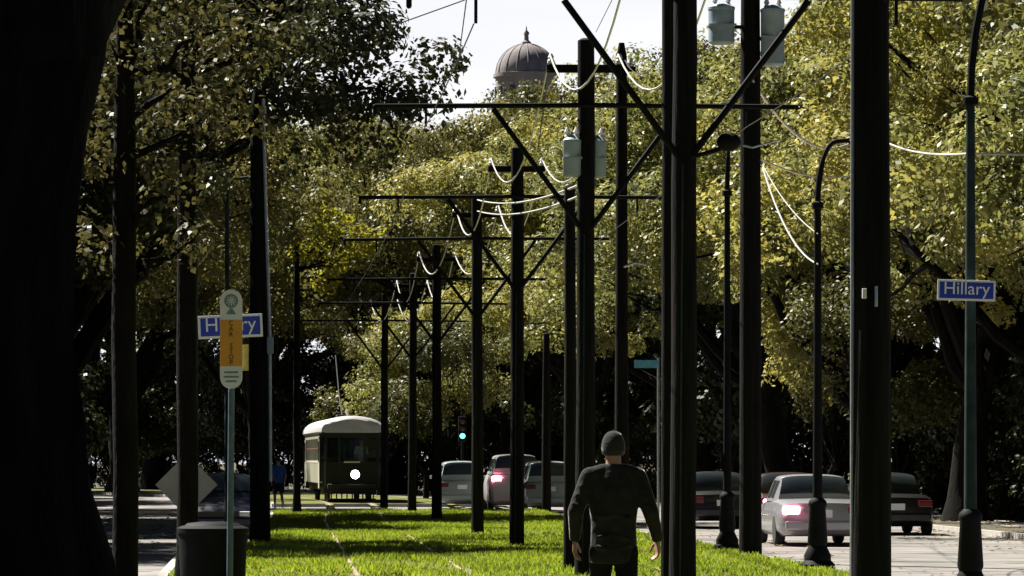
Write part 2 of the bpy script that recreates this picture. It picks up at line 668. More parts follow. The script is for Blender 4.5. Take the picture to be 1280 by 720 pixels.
def leaves_mesh(name, C, nleaf, spread, leaf, rng, m, flat=0.7):
    """C: cluster centres (k,3); a spray of small leaf faces round each"""
    k = len(C)
    P = np.repeat(C, nleaf, 0)
    N = len(P)
    D = rng.normal(size=(N, 3))
    D /= np.linalg.norm(D, axis=1)[:, None]
    csz = np.repeat(0.7 + 0.7 * rng.random(k), nleaf)[:, None]
    nrm = D * 0.9 + rng.normal(size=(N, 3)) * 0.42 + np.array([0, 0, 0.45])
    nrm /= np.linalg.norm(nrm, axis=1)[:, None]
    D = D * (spread * 1.75) * csz * (0.45 + 0.65 * rng.random(N) ** 0.6)[:, None] * np.array([1, 1, flat])
    D[:, 2] += 0.12 * spread * np.sin(P[:, 0] * 3 + D[:, 0] * 9)
    P = P + D
    t = rng.normal(size=(N, 3))
    t -= nrm * np.sum(t * nrm, 1)[:, None]
    t /= np.linalg.norm(t, axis=1)[:, None]
    b = np.cross(nrm, t)
    L = leaf * (0.6 + 0.8 * rng.random(N))[:, None]
    W = L * (0.5 + 0.25 * rng.random(N))[:, None]
    v = np.empty((N, 4, 3))
    v[:, 0] = P - t * L
    v[:, 1] = P + b * W + nrm * L * 0.12 - t * L * 0.1
    v[:, 2] = P + t * L
    v[:, 3] = P - b * W + nrm * L * 0.12 - t * L * 0.1
    me = bpy.data.meshes.new(name)
    me.vertices.add(N * 4)
    me.vertices.foreach_set("co", v.reshape(-1))
    me.loops.add(N * 4)
    me.loops.foreach_set("vertex_index", np.arange(N * 4, dtype=np.int32))
    me.polygons.add(N)
    me.polygons.foreach_set("loop_start", np.arange(0, N * 4, 4, dtype=np.int32))
    me.update(calc_edges=True)
    me.materials.append(m)
    return me


def wobble(p0, p1, n, amp, rng):
    p0, p1 = Vector(p0), Vector(p1)
    L = (p1 - p0).length
    pts = []
    for i in range(n + 1):
        t = i / n
        o = Vector(rng.normal(size=3)) * amp * L * math.sin(PI * t)
        pts.append(p0.lerp(p1, t) + o)
    return pts


def oak_proto(seed, rad, zc, rz, trunk_r, fork, nlobe, ncl, nleaf, leaf, spread, m):
    """trunk mesh and crown mesh of a spreading oak at the origin"""
    rng = np.random.default_rng(seed)
    lobes = []
    for i in range(nlobe):
        a = 2 * PI * (i + 0.5 * rng.random()) / nlobe * 1.618 * 1.0
        d = rad * (0.25 + 0.5 * rng.random())
        z = zc + rz * (-0.55 + 1.1 * rng.random())
        lr = rad * (0.30 + 0.2 * rng.random())
        lobes.append((np.array([d * math.cos(a), d * math.sin(a), z]), lr))
    C = []
    while len(C) < ncl:
        c, lr = lobes[rng.integers(nlobe)]
        d = rng.normal(size=3)
        d /= np.linalg.norm(d)
        if d[2] < -0.5 and rng.random() < 0.6:
            continue
        q = c + d * lr * np.array([1, 1, 0.72]) * (0.45 + 0.6 * rng.random() ** 0.6)
        gp = math.sin(q[0] * 1.25 + seed) * math.sin(q[1] * 1.15 + 2 * seed) + math.sin(q[2] * 1.7 + q[0] * .6 + seed) * .7
        if gp < 0.0:
            continue
        C.append(q)
    C = np.array(C)
    tb = MB()
    fk = Vector((rng.normal() * .3, rng.normal() * .3, fork))
    tb.tube([(0, 0, -0.3), (0, 0, 0.15), (0, 0, 0.6)] + wobble((0, 0, 1.0), fk, 3, 0.03, rng),
            [trunk_r * 1.7, trunk_r * 1.45, trunk_r * 1.15, trunk_r, trunk_r * .95, trunk_r * .92, trunk_r * .9], 12)
    for c, lr in lobes:
        pts = wobble(fk - Vector((0, 0, .3)), fk.lerp(Vector(c), .92), 6, 0.045, rng)
        r0 = trunk_r * (0.42 + 0.2 * rng.random())
        tb.tube(pts, [r0 * (1 - 0.85 * i / 6) for i in range(7)], 7)
        for j in range(5):
            q = Vector(c) + Vector(rng.normal(size=3)).normalized() * lr * 0.6
            s = pts[4].lerp(pts[6], rng.random())
            tb.tube(wobble(s, q, 4, 0.06, rng), [r0 * .3, r0 * .24, r0 * .18, r0 * .11, r0 * .05], 5)
    me = leaves_mesh("crown", C, nleaf, spread, leaf, rng, m)
    return tb, me


PROTO = {}


def proto(key, *a):
    tb, me = oak_proto(*a)
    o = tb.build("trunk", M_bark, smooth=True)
    tm = o.data
    bpy.data.objects.remove(o)
    PROTO[key] = (tm, me)


#            seed rad  zc   rz  tr   fork nl  ncl nleaf leaf spread
proto("oak_a", 11, 8.5, 9.6, 4.6, .50, 3.2, 15, 560, 270, .072, .40, L_olive)
proto("oak_b", 23, 8.5, 9.2, 4.4, .55, 2.8, 14, 700, 270, .072, .40, L_dark)
proto("oak_c", 37, 8.0, 9.8, 5.0, .45, 3.4, 16, 580, 270, .072, .40, L_bright)
proto("oak_d", 41, 8.5, 9.4, 4.6, .50, 3.0, 16, 560, 270, .072, .40, L_bright)
proto("oak_e", 53, 8.5, 9.6, 4.8, .50, 3.0, 15, 560, 270, .072, .40, L_olive)
proto("bush_a", 61, 2.6, 2.7, 2.4, .09, .6, 8, 150, 150, .085, .36, L_hedge)
proto("bush_b", 67, 2.8, 3.2, 2.9, .10, .6, 9, 170, 150, .085, .38, L_hedge)
proto("small_a", 71, 3.1, 5.2, 3.2, .08, 1.6, 11, 120, 150, .07, .34, L_bright)
proto("small_b", 73, 3.0, 4.9, 3.0, .08, 1.5, 11, 120, 150, .07, .34, L_olive)
TREES = []


def tree(p, X, Y, s, rz, label, group=None, name="oak_tree", sz=1.0):
    t = thing(name, label, "tree", (X, Y, -0.05), rz, group)
    tm, cm = PROTO[p]
    for nm, me in (("trunk", tm), ("crown", cm)):
        o = bpy.data.objects.new(nm, me)
        COL.objects.link(o)
        o.parent = t
        o.scale = (s, s, s * sz)
    TREES.append(t)
    return t


GN = "oaks added beside and behind the viewer to block sky and bounce light"  # mostly out of view, added to cut sky and ground bounce light
for p, X, Y, sc, rz in [("oak_b", -13.2, 41, .95, 1.9), ("oak_b", -12, 20, 1.3, .4), ("oak_a", -12, 0, 1.35, 2.9), ("oak_b", -11, -18, 1.35, 4.4), ("oak_a", -9, -36, 1.35, 5.1),
                        ("oak_e", 18.3, 52, 1.05, .7), ("oak_b", 18, 32, 1.3, 2.4), ("oak_e", 17.5, 12, 1.4, 3.6), ("oak_b", 17, -8, 1.4, 1.5), ("oak_a", 16, -27, 1.4, .2), ("oak_e", 4, -44, 1.4, 4.0)]:
    tree(p, X, Y, sc, rz, "broad oak added beside or behind the viewer to block sky and bounce light", GN)
GL = "oaks along the far side of the left roadway"
GR = "oaks along the far side of the right roadway"
GB = "oaks closing the view where the avenue bends"
GU = "trees in the dark gardens behind the right row of oaks"
lab = {GL: "dark spreading oak in the row beyond the left roadway",
       GR: "sunlit yellow green oak in the row beyond the right roadway",
       GB: "tall olive oak closing the view behind the tram and the far poles",
       GU: "shaded garden tree behind the row of oaks on the right"}
for i, (p, X, Y, s, rz) in enumerate([
        ("oak_b", -15.5, 60, .95, 0.3), ("oak_b", -9.9, 81, 1.2, 2.0), ("oak_b", -10.0, 101, 1.05, 4.0),
        ("oak_b", -7.9, 118, 1.45, 2.6), ("oak_e", -9.5, 140, 1.25, 5.1), ("oak_a", -15, 172, 1.25, 3.3),
        ("oak_b", -17, 110, 1.1, 3.0), ("oak_e", -19, 85, 1.1, .8), ("oak_b", -20, 140, 1.2, 2.2)]):
    tree(p, X, Y, s, rz, lab[GL], GL)
for i, (p, X, Y, s, rz) in enumerate([
        ("oak_c", 18.2, 74, .95, 0.5), ("oak_d", 18.4, 90, 1.0, 2.6), ("oak_c", 18, 106, 1.05, 4.4),
        ("oak_d", 18, 123, 1.1, 0.9), ("oak_c", 17.4, 141, 1.12, 3.0), ("oak_d", 16.6, 160, 1.15, 5.2),
        ("oak_c", 13.5, 177, 1.15, 1.7)]):
    tree(p, X, Y, s, rz, lab[GR], GR)
for i, (p, X, Y, s, rz) in enumerate([
        ("oak_e", 11.0, 194, 1.27, 0.2), ("oak_d", 5.4, 209, 1.22, 2.2), ("oak_a", -1.5, 222, 1.2, 4.1),
        ("oak_e", -8.5, 205, 1.25, 1.0), ("oak_a", 16, 215, 1.35, 3.2), ("oak_e", 9, 232, 1.4, 5.0), ("oak_d", 23.5, 200, 1.35, 2.0),
        ("oak_a", -8, 240, 1.4, 0.6)]):
    tree(p, X, Y, s, rz, lab[GB], GB, sz=1.16)
for i, (p, X, Y, s, rz) in enumerate([
        ("oak_b", 27, 84, 1.0, 0.1), ("oak_e", 28, 104, 1.1, 2.0), ("oak_b", 29, 124, 1.2, 3.7), ("oak_a", 28, 150, 1.25, 1.1),
        ("oak_e", 27, 174, 1.3, 4.9)]):
    tree(p, X, Y, s, rz, lab[GU], GU)


for p, X, Y, s_, rz in (("small_b", 6.4, 160, 1.0, 0), ("small_a", 5.9, 171, 1.1, 2), ("small_b", 4.2, 184, 1.15, 4)):
    tree(p, X, Y, s_, rz, "small leafy tree on the central grass beyond the side street", "small trees on the central grass beyond the side street")
for p, X, Y, s_, rz in (("small_b", 17.0, 113, .95, 2.5), ("small_a", 17.0, 126, 1.05, 4)):
    tree(p, X, Y, s_, rz, "small yellow green tree on the verge before the right row of oaks", "small trees on the right verge")
# evergreen shrubs in the shade behind the pavements
GS = {"r": ("evergreen shrubs in the shade behind the right pavement", "rounded black green shrub in the shade behind the right pavement"),
      "l": ("evergreen shrubs in the shade behind the left pavement", "rounded black green shrub in the shade behind the left pavement"),
      "b": ("evergreen shrubs under the far oaks", "large dark shrub under the oaks behind the tram and side street")}
rngb = random.Random(21)
spots = [("r", 22.3 + rngb.uniform(-.8, .8), 66 + 4.6 * i + rngb.uniform(-1, 1)) for i in range(14)]
spots += [("l", -15.5 + rngb.uniform(-.8, .8), 62 + 5.2 * i + rngb.uniform(-1, 1)) for i in range(13)]
spots += [("b", 17.5 + 4.2 * i, 153 + rngb.uniform(-1, 2)) for i in range(8)]
spots += [("b", -13.0 - 4.2 * i, 153 + rngb.uniform(-1, 2)) for i in range(7)]
spots += [("b", 20.5 + bend(184 + 4 * i) + rngb.uniform(-.8, 2), 184 + 4 * i) for i in range(24)]
spots += [("b", -11.5 - 1.2 * i, 158 + 5 * i) for i in range(8)]
spots += [("b", -9 - 2.6 * i, 214 - 3 * i) for i in range(7)] + [("b", -12 - 3.5 * i, 184) for i in range(5)]
for k, x, y in spots:
    tree("bush_a" if rngb.random() < .5 else "bush_b", x, y, rngb.uniform(.95, 1.25) * (1.25 if k == "b" else 1), rngb.uniform(0, 6), GS[k][1], GS[k][0], name="shrub", sz=rngb.uniform(.95, 1.2))

# dark near trunk at the frame's left edge
def near_trunk():
    rng = np.random.default_rng(3)
    Y = 14.0
    t = thing("oak_tree", "huge black near tree trunk filling the left edge of the view", "tree", (-1.16, Y, 0))
    mb = MB()
    pr = [(0, -.2, .78), (0, .2, .66), (0, .9, .56), (0, 1.25, .515), (-.01, 1.5, .475), (-.01, 1.75, .44), (-.02, 2.0, .425), (-.03, 2.4, .43), (.0, 2.75, .45), (.03, 3.0, .47), (.06, 3.3, .49)]
    rings = []
    for x, z, r in pr:
        ring = []
        for k in range(28):
            a = 2 * PI * k / 28
            rr = r * (1 + .05 * math.sin(5 * a + z) + .035 * math.sin(9 * a + 2 * z) + .02 * rng.normal())
            ring.append(Vector((x + rr * math.cos(a), rr * math.sin(a), z)))
        rings.append(ring)
    mb.loft(rings)
    for a, L, zz in ((1.3, 6.5, 8.2), (1.75, 8.0, 8.0), (2.6, 3.6, 7.0), (1.5, 3.2, 8.2), (4.4, 3.4, 7.4), (5.4, 2.4, 8.6)):
        q = Vector((L * math.cos(a), L * math.sin(a), zz))
        mb.tube(wobble((.1 + .2 * math.cos(a), .2 * math.sin(a), 3.0), q, 6, .04, rng), [.3, .26, .22, .18, .14, .1, .06], 8)
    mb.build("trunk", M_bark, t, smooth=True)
    C = []
    while len(C) < 950:  # crown out of view, enlarged and thickened to shade the ground below
        d = rng.normal(size=3); d /= np.linalg.norm(d)
        C.append(np.array([-0.6, 5.0, 8.2]) + d * np.array([6.0, 9.5, 2.4]) * rng.random() ** .45)
    o = bpy.data.objects.new("crown", leaves_mesh("crown", np.array(C), 60, .36, .08, rng, L_dark))
    COL.objects.link(o)
    o.parent = t


near_trunk()


def street_tree(px, Y, tr, z0, label, clumps, leaf, m, seed, nleaf=16, lean=0.0):
    """slender tree: clumps are (dx, dy, z, radius) in metres about the stem"""
    rng = np.random.default_rng(seed)
    X = XX(px, Y)
    t = thing("street_tree", label, "tree", (X, Y, 0))
    mb = MB()
    mb.tube([(0, 0, -.2), (0, 0, .1), (0, 0, .5), (0.01, 0, 1.5), (-.01, 0, 2.6), (0, 0, z0), (lean, 0, z0 + 1.6)],
            [tr * 1.6, tr * 1.3, tr * 1.05, tr, tr * .97, tr * .9, tr * .6], 12)
    C = []
    for dx, dy, z, r in clumps:
        mb.tube(wobble((0, 0, min(z - .4, z0 + .8)), (dx, dy, z), 5, .06, rng), [tr * .4, tr * .34, tr * .28, tr * .22, tr * .15, tr * .06], 6)
        n = int(34 * r * r) + 6
        for _ in range(n):
            d = rng.normal(size=3); d /= np.linalg.norm(d)
            C.append(np.array([dx, dy, z]) + d * np.array([r, r, r * .8]) * rng.random() ** .5)
    mb.build("trunk", M_bark, t, smooth=True)
    o = bpy.data.objects.new("crown", leaves_mesh("crown", np.array(C), nleaf, .13, leaf, rng, m))
    COL.objects.link(o)
    o.parent = t
    return t


L_tan = leaf_mat("tan_autumn_leaves", (0.028, 0.03, 0.012), (0.17, 0.145, 0.055), 0.28, (1.25, 1.25, 1.0))
street_tree(156, 33, .105, 4.0, "slim dark street tree with brownish leaf clusters beside the huge near trunk",
            [(.05, .2, 4.3, .42), (.42, -.1, 3.85, .34), (-.22, .1, 3.5, .3), (.45, .3, 4.75, .45), (-.1, -.2, 5.0, .5), (.75, .1, 4.5, .4), (.9, 0, 5.2, .5), (.3, 0, 5.6, .5), (-.35, 0, 4.2, .3), (.6, .2, 3.45, .22)], .034, L_tan, 4, 24)
street_tree(234, 50, .13, 5.6, "straight dark tree trunk in front of the grey diamond sign back",
            [(.3, .2, 6.2, .6), (-.4, 0, 5.9, .5), (.9, .1, 6.9, .7), (0, .3, 7.3, .8), (-.8, 0, 6.8, .6), (1.5, 0, 7.4, .6), (.6, -.2, 8.1, .8), (.35, .2, 5.2, .3)], .040, L_dark, 9, 26)

# the large yellow clump on the left, a branch of a lower tree
street_tree(371, 120, .11, 6.5, "bright yellow green young tree standing before the dark left oaks",
            [(1.0, 0, 8.6, .8), (.4, .2, 7.9, .7), (1.7, 0, 7.8, .7), (0.9, 0, 7.0, .6), (2.2, .3, 8.4, .5)], .07, L_yellow, 12, 20)


def hedge(p0, p1, h, d, label, seed, group=None):
    rng = np.random.default_rng(seed)
    p0, p1 = Vector(p0), Vector(p1)
    L = (p1 - p0).length
    n = int(L * h * 5)
    u = (p1 - p0).normalized()
    v = Vector((-u.y, u.x, 0))
    C = []
    for _ in range(n):
        t = rng.random() * L
        top = h * (0.82 + .18 * math.sin(t * 1.1 + seed) * math.sin(t * .37))
        c = p0 + u * t + v * (rng.random() - .5) * d + Vector((0, 0, .15 + rng.random() * top))
        C.append(np.array(c))
    me = leaves_mesh("hedge", np.array(C), 60, .22, .08, rng, L_hedge)
    o = bpy.data.objects.new("hedge", me)
    COL.objects.link(o)
    return tag(o, label, "hedge", group)


hedge((26, 64, 0), (26, 128, 0), 6.0, 1.8, "very tall evergreen screen behind the shrubs on the right", 6)
hedge((-19, 56, 0), (-19, 128, 0), 6.0, 1.8, "very tall evergreen screen behind the shrubs on the left", 7)
hedge((17, 157, 0), (52, 157, 0), 5.5, 1.8, "tall evergreen screen along the side street on the right", 8)
hedge((-11, 163, 0), (-50, 157, 0), 5.5, 1.8, "tall evergreen screen along the side street on the left", 9)
hedge((-20, 190, 0), (-44, 240, 0), 5.0, 1.8, "tall evergreen screen on the inside of the avenue's bend", 10)
for y0_ in (222, 245, 268):
    hedge((21 + bend(y0_), y0_, 0), (21 + bend(y0_ + 23), y0_ + 23, 0), 6.0, 2.4, "tall dark evergreen screen along the outside of the far bend", int(y0_), "evergreen screens along the outside of the far bend")
hedge((20.6, 70, 0), (20.6, 128, 0), 2.6, 1.6, "tall black green hedge behind the right pavement and parked cars", 1)
hedge((22, 150, 0), (14, 178, 0), 3.4, 2.2, "tall dark hedge past the side street on the right", 2)
hedge((-13.6, 60, 0), (-13.6, 128, 0), 2.6, 1.6, "long dark hedge behind the left pavement", 3)
hedge((-13.6, 150, 0), (-16, 180, 0), 3.2, 2.2, "dark hedge past the side street on the left", 4)
hedge((20 + bend(200), 200, 0), (20 + bend(225), 225, 0), 3.6, 2.4, "dark hedge under the oaks where the avenue bends", 5)


# domed tower far behind the trees
def tower():
    Y = 470.0
    X = XX(658, Y)
    s = F / Y
    zb = EYE + (PY0 - 92) / s       # spring of the dome
    rd = 38 / s
    t = thing("domed_tower", "grey brown domed tower with a finial rising behind the trees", "tower", (X, Y, 0))
    ms = mat("tower_stone", (0.30, 0.26, 0.23), 0.85, var=0.15, vscale=.4, bump=.3, bscale=3)
    md = mat("dome_tiles", (0.2, 0.18, 0.18), 0.9, var=0.2, vscale=.8, bump=.4, bscale=4)
    mb = MB()
    mb.lathe([(rd * 1.5, 0), (rd * 1.5, zb * .86), (rd * 1.62, zb * .865), (rd * 1.62, zb * .88), (rd * 1.2, zb * .885)], n=8)
    mb.build("shaft", ms, t)
    mb = MB()
    mb.lathe([(rd * 1.02, zb * .885), (rd * 1.02, zb - .5), (rd * 1.1, zb - .48), (rd * 1.1, zb - .1), (rd * 1.0, zb - .05)], n=24)
    mb.build("drum", ms, t, smooth=True)
    for k in range(12):
        a = 2 * PI * k / 12
        wb = MB().box((0, 0, 0), (.6, .12, zb * .06))
        o = wb.build("window", M_glass, t)
        o.location = (rd * 1.03 * math.cos(a), rd * 1.03 * math.sin(a), zb * .935)
        o.rotation_euler = (0, 0, a + PI / 2)
    pr = [(rd * math.cos(R(a)), zb - .05 + rd * 1.0 * math.sin(R(a))) for a in range(0, 86, 6)]
    mb = MB().lathe(pr, n=32)
    d = mb.build("dome", md, t, smooth=True)
    for k in range(16):
        a = 2 * PI * k / 16
        rb = MB().tube([Vector((math.cos(a) * r * 1.005, math.sin(a) * r * 1.005, z)) for r, z in pr], .06, 4)
        rb.build("rib", md, d)
    zt = zb + rd * 1.0
    mb = MB().lathe([(.55, zt - .12), (.55, zt + .1), (.28, zt + .35), (.25, zt + 1.0), (.36, zt + 1.05), (.3, zt + 1.3), (.1, zt + 1.5), (.04, zt + 2.0)], n=12)
    mb.build("finial", md, t, smooth=True)


tower()


# ================================================================== POLES
def catenary(a, b, sag, n=14):
    a, b = Vector(a), Vector(b)
    return [a.lerp(b, i / n) - Vector((0, 0, sag * 4 * (i / n) * (1 - i / n))) for i in range(n + 1)]


POLE_X = 4.0
CP = [(1088, 181), (853, 119), (731, 91), (646, 67.7), (597, 57), (546, 46.7), (515, 40.5), (480, 36)]
labels = ["broad black near pole with a pale conduit down its left edge",
          "tall trolley pole with V braces, just to the right of the walking man",
          "trolley pole with a grey transformer and short top crossarm, left of the walking man",
          "trolley pole between the grey suv with red lamp and the rightmost waiting suv",
          "trolley pole between the leftmost waiting suv and the grey suv with red lamp",
          "thin trolley pole just left of the leftmost waiting suv, right of the tram",
          "thin far trolley pole a little right of the tram",
          "farthest trolley pole, touching the right edge of the tram front"]
POLES = []
for (px, s), lb in zip(CP, labels):
    Y = F / s
    X = XX(px, Y)
    z_arm, z_top, z_x = 6.45, 7.4, 7.0
    t = thing("trolley_pole", lb, "utility pole", (X, Y, 0), 0, "centre poles carrying the tram wires")
    r = .13 if s > 100 else .125
    rng = random.Random(int(px))
    t.rotation_euler = (rng.uniform(-.006, .006), rng.uniform(-.005, .005), 0)
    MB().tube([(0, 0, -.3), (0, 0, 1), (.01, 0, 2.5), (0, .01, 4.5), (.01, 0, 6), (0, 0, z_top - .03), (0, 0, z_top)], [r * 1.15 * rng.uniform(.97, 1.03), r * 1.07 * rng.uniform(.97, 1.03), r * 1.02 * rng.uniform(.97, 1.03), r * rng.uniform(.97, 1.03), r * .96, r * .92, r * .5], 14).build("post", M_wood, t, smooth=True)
    a = MB().tube([(-2.9, -r - .03, z_arm), (0, -r - .03, z_arm + .02), (2.9, -r - .03, z_arm)], .035, 8).build("bracket_arm", M_iron, t)
    MB().cap((-2.9, -r - .03, z_arm), (-2.9, -r - .03, z_arm - .1), .03).build("hanger", M_iron, a)
    for sx in (-1, 1):
        MB().tube([(sx * .06, -r * .6, 4.78), (sx * 1.28, -r - .03, z_arm - .03)], .036, 8).build("brace", M_iron, t)
        MB().tube([(sx * 2.2, -r - .03, z_arm - .02), (sx * 2.2, -r - .03, z_arm - .28)], .02, 6).build("wire_hanger", M_iron, a)
    MB().rbox((0, r + .04, z_x), (1.06, .09, .11), .012).build("crossarm", M_wood, t)
    for sx in (-.47, .47):
        MB().lathe([(.02, 0), (.05, .02), (.05, .06), (.03, .08), (.045, .1), (.02, .15)], (sx, r + .04, z_x + .055), 10).build("insulator", M_porc, t, smooth=True)
    if px == 1088:
        MB().tube([(-r * 1.02, -.03, 0), (-r * 1.0, -.03, 3), (-r * .97, -.03, 6)], .014, 8).build("conduit", M_galv, t)
        MB().rbox((-.06, -r * .97, 2.75), (.03, .02, .07), .004).build("tag_plate", M_white, t)
        MB().tube([(.02, -r * 1.03, 2.66), (.02, -r * 1.06, 2.72), (.02, -r * 1.03, 2.8)], .012, 6).build("step_hook", M_galv, t)
    else:
        MB().tube([(-r * .3, -r * 1.0, 0), (-r * .25, -r * .97, 3), (-r * .2, -r * .93, 4.7)], .012 if s > 60 else .008, 6).build("conduit", M_teal, t)
    POLES.append((X, Y, r, t))

# transformer hung on the third pole and companion posts
def transformer(parent, c, r, h):
    o = MB().lathe([(r * .8, -h / 2), (r, -h / 2 + .03), (r, h / 2 - .05), (r * 1.04, h / 2 - .04), (r * 1.04, h / 2), (r * .5, h / 2 + .06), (.02, h / 2 + .08)], c, 20).build("transformer", M_transf, parent, smooth=True)
    for sx in (-.5, .5):
        MB().lathe([(.03, 0), (.05, .03), (.03, .06), (.05, .09), (.02, .16)], (c[0] + sx * r, c[1], c[2] + h / 2 + .02), 8).build("bushing", M_porc, o, smooth=True)
    MB().box((c[0], c[1], c[2]), (r * 2.08, r * 2.08, .03)).build("band", M_galv, o)
    return o


X3, Y3, r3, t3 = POLES[2]
transformer(t3, (-.19, -.05, 5.75), .125, .5)
transformer(t3, (.17, .12, 5.75), .12, .5)


def stub(px, Y, r, top, label):
    X = XX(px, Y)
    o = MB().tube([(0, 0, -.3), (0, 0, 1), (.01, 0, top * .6), (0, 0, top - .04), (0, 0, top)], [r * 1.1, r * 1.05, r, r * .95, r * .5], 14).build("wooden_post", M_wood, None, True, (X, Y, 0))
    return tag(o, label, "utility pole")


stub(836, 44.6, .085, 9.0, "wooden post strapped along the left side of the tall pole right of the man")
stub(712, 58.0, .085, 5.6, "shorter wooden post close against the left of the pole with transformer")

# feeder wires between the crossarms, one cable per span and side
for i in range(1, len(POLES) - 1):
    X0, Y0, r0, _ = POLES[i]
    X1, Y1, r1, _ = POLES[i + 1]
    for sx in (-.47, .47):
        o = MB().tube(catenary((X0 + sx, Y0 + r0 + .04, 7.2), (X1 + sx, Y1 + r1 + .04, 7.2), 1.0), .013 + .004 * (i > 2), 6).build("feeder_wire", M_wire)
        tag(o, "pale feeder wire sagging between crossarms of the centre poles", "wire", "feeder wires between the centre poles")
    for sx in (-2.2, 2.2):
        o = MB().tube(catenary((X0 + sx, Y0 - r0 - .03, 6.17), (X1 + sx, Y1 - r1 - .03, 6.17), .04), .008, 5).build("trolley_wire", M_darkwire)
        tag(o, "dark trolley wire strung between bracket arms above the tracks", "wire", "trolley wires above the tracks")
for (a, b, sag, rr, mt, lb) in [
        ((722, 232, 56), (597, 250, 87.5), .15, .017, M_wire, "upper of two bright cables slanting left from the transformer pole"),
        ((722, 246, 56), (597, 264, 87.5), .15, .017, M_wire, "lower of two bright cables slanting left from the transformer pole"),
        ((489, 33, 60), (581, 0, 60), .0, .010, M_darkwire, "thin wire crossing the open sky at upper left to the junction"),
        ((583, 0, 60), (571, 92, 95), .0, .010, M_darkwire, "thin wire dropping steeply through the open sky left of the dome"),
        ((765, 0, 70), (745, 40, 90), .0, .008, M_darkwire, "thin dark wire above the transformer pole top"),
        ((938, 96, 67), (1088, 160, 78), .75, .024, M_wire, "thick bright drop cable curving off the double transformer pole"),
        ((950, 198, 67.4), (1022, 330, 59.4), .35, .014, M_wire, "steepest of the fan of pale cables right of the double transformer pole"),
        ((950, 198, 67.4), (1088, 214, 70), .2, .016, M_wire, "flattest of the fan of pale cables right of the double transformer pole"),
        ((950, 200, 67.4), (1022, 292, 59.4), .15, .009, M_wire, "middle thin cable of the fan right of the double transformer pole"),
        ((1098, 172, 80), (1212, 192, 45.6), .12, .016, M_wire, "bright cable reaching the lamp post with the right street name sign from the left"),
        ((1212, 192, 45.6), (1330, 194, 52), .0, .016, M_wire, "bright cable leaving the lamp post with the right street name sign"),
        ((686, 88, 55), (672, 190, 74), .0, .012, M_darkwire, "dark slack wire below the top crossarm of the transformer pole"),
        ((781, 75, 89), (832, 60, 60), .35, .010, M_darkwire, "dark sagging wire right of the tall slim kerb pole top")]:
    o = MB().tube(catenary(at(*a), at(*b), sag), rr, 6).build("cable", mt)
    tag(o, lb, "cable")

# kerb-side wooden pole with two transformers
Y = 67.4
X = XX(938, Y)
t = thing("transformer_pole", "tall dark pole at the right kerb carrying two grey transformers", "utility pole", (X, Y, 0))
MB().tube([(0, 0, -.3), (0, 0, 1), (0, 0, 4), (0, 0, 8), (0, 0, 11)], [.2, .185, .18, .17, .15], 16).build("post", M_wood, t, smooth=True)
transformer(t, (-.5, -.1, EYE + (PY0 - 33) * Y / F), .22, .62)
transformer(t, (.36, -.12, EYE + (PY0 - 48) * Y / F), .2, .95)
for sx, z in ((-.3, 8.9), (.2, 8.7)):
    MB().tube([(0, -.05, z), (sx, -.1, z)], .035, 6).build("bracket", M_iron, t)
MB().tube([(-.15, -.2, 6.9), (0, -.22, 6.86), (.5, -.22, 7.0)], .02, 6).build("guard_bar", M_galv, t)
MB().rbox((0, .2, 10.2), (2.2, .1, .12), .012).build("crossarm", M_wood, t)
MB().rbox((.12, -.19, 2.4), (.07, .03, .25), .005).build("meter_strip", M_iron, t)

# slim kerb pole behind the man
Y = 89.0
t = thing("kerb_pole", "tall slim dark pole rising above the walking man at the right kerb", "utility pole", (XX(777, Y), Y, 0))
MB().tube([(0, 0, -.3), (0, 0, 1), (0, 0, 5), (0, 0, 10.6), (0, 0, 10.9)], [.17, .16, .14, .12, .06], 12).build("post", M_wood, t, smooth=True)
MB().rbox((-.35, -.14, 10.3), (1.3, .09, .11), .01).build("crossarm", M_wood, t)
for q in (-.9, -.4, .2):
    MB().lathe([(.03, 0), (.06, .03), (.03, .08), (.05, .1), (.02, .16)], (q, -.14, 10.36), 8).build("insulator", M_porc, t, smooth=True)
MB().tube([(0, -.1, 5.9), (.3, -.12, 6.0), (.55, -.12, 5.95)], .03, 6).build("lamp_bracket", M_galv, t)

# far thin poles along the right kerb
for px, Y, top, lb in ((683, 126, 5.6, "short thin dark pole by the right edge of the rightmost waiting suv"),):
    o = MB().tube([(0, 0, -.3), (0, 0, 3), (0, 0, top)], [.16, .14, .1], 10).build("wooden_post", M_wood, None, True, (XX(px, Y), Y, 0))
    tag(o, lb, "utility pole")

# dark pole with pale pipe beside the left kerb
Y = 77.0
t = thing("left_kerb_pole", "thick dark pole with a pale steel pipe up its right side, at the left kerb", "utility pole", (XX(325, Y), Y, 0))
MB().tube([(0, 0, -.3), (0, 0, 1), (-.02, 0, 4), (-.03, 0, 8.4), (-.03, 0, 8.7)], [.21, .195, .18, .15, .1], 16).build("post", M_wood, t, smooth=True)
MB().tube([(.2, -.1, 1.2), (.19, -.12, 4), (.1, -.14, 7), (.06, -.16, 8.55)], .035, 8).build("pipe", M_galv, t)
MB().rbox((.2, -.2, EYE + (PY0 - 432) * Y / F), (.13, .12, .32), .015).build("box", M_transf, t)
MB().tube([(.06, -.2, 8.25), (.06, -.1, 8.4)], .06, 8).build("clamp", M_galv, t)

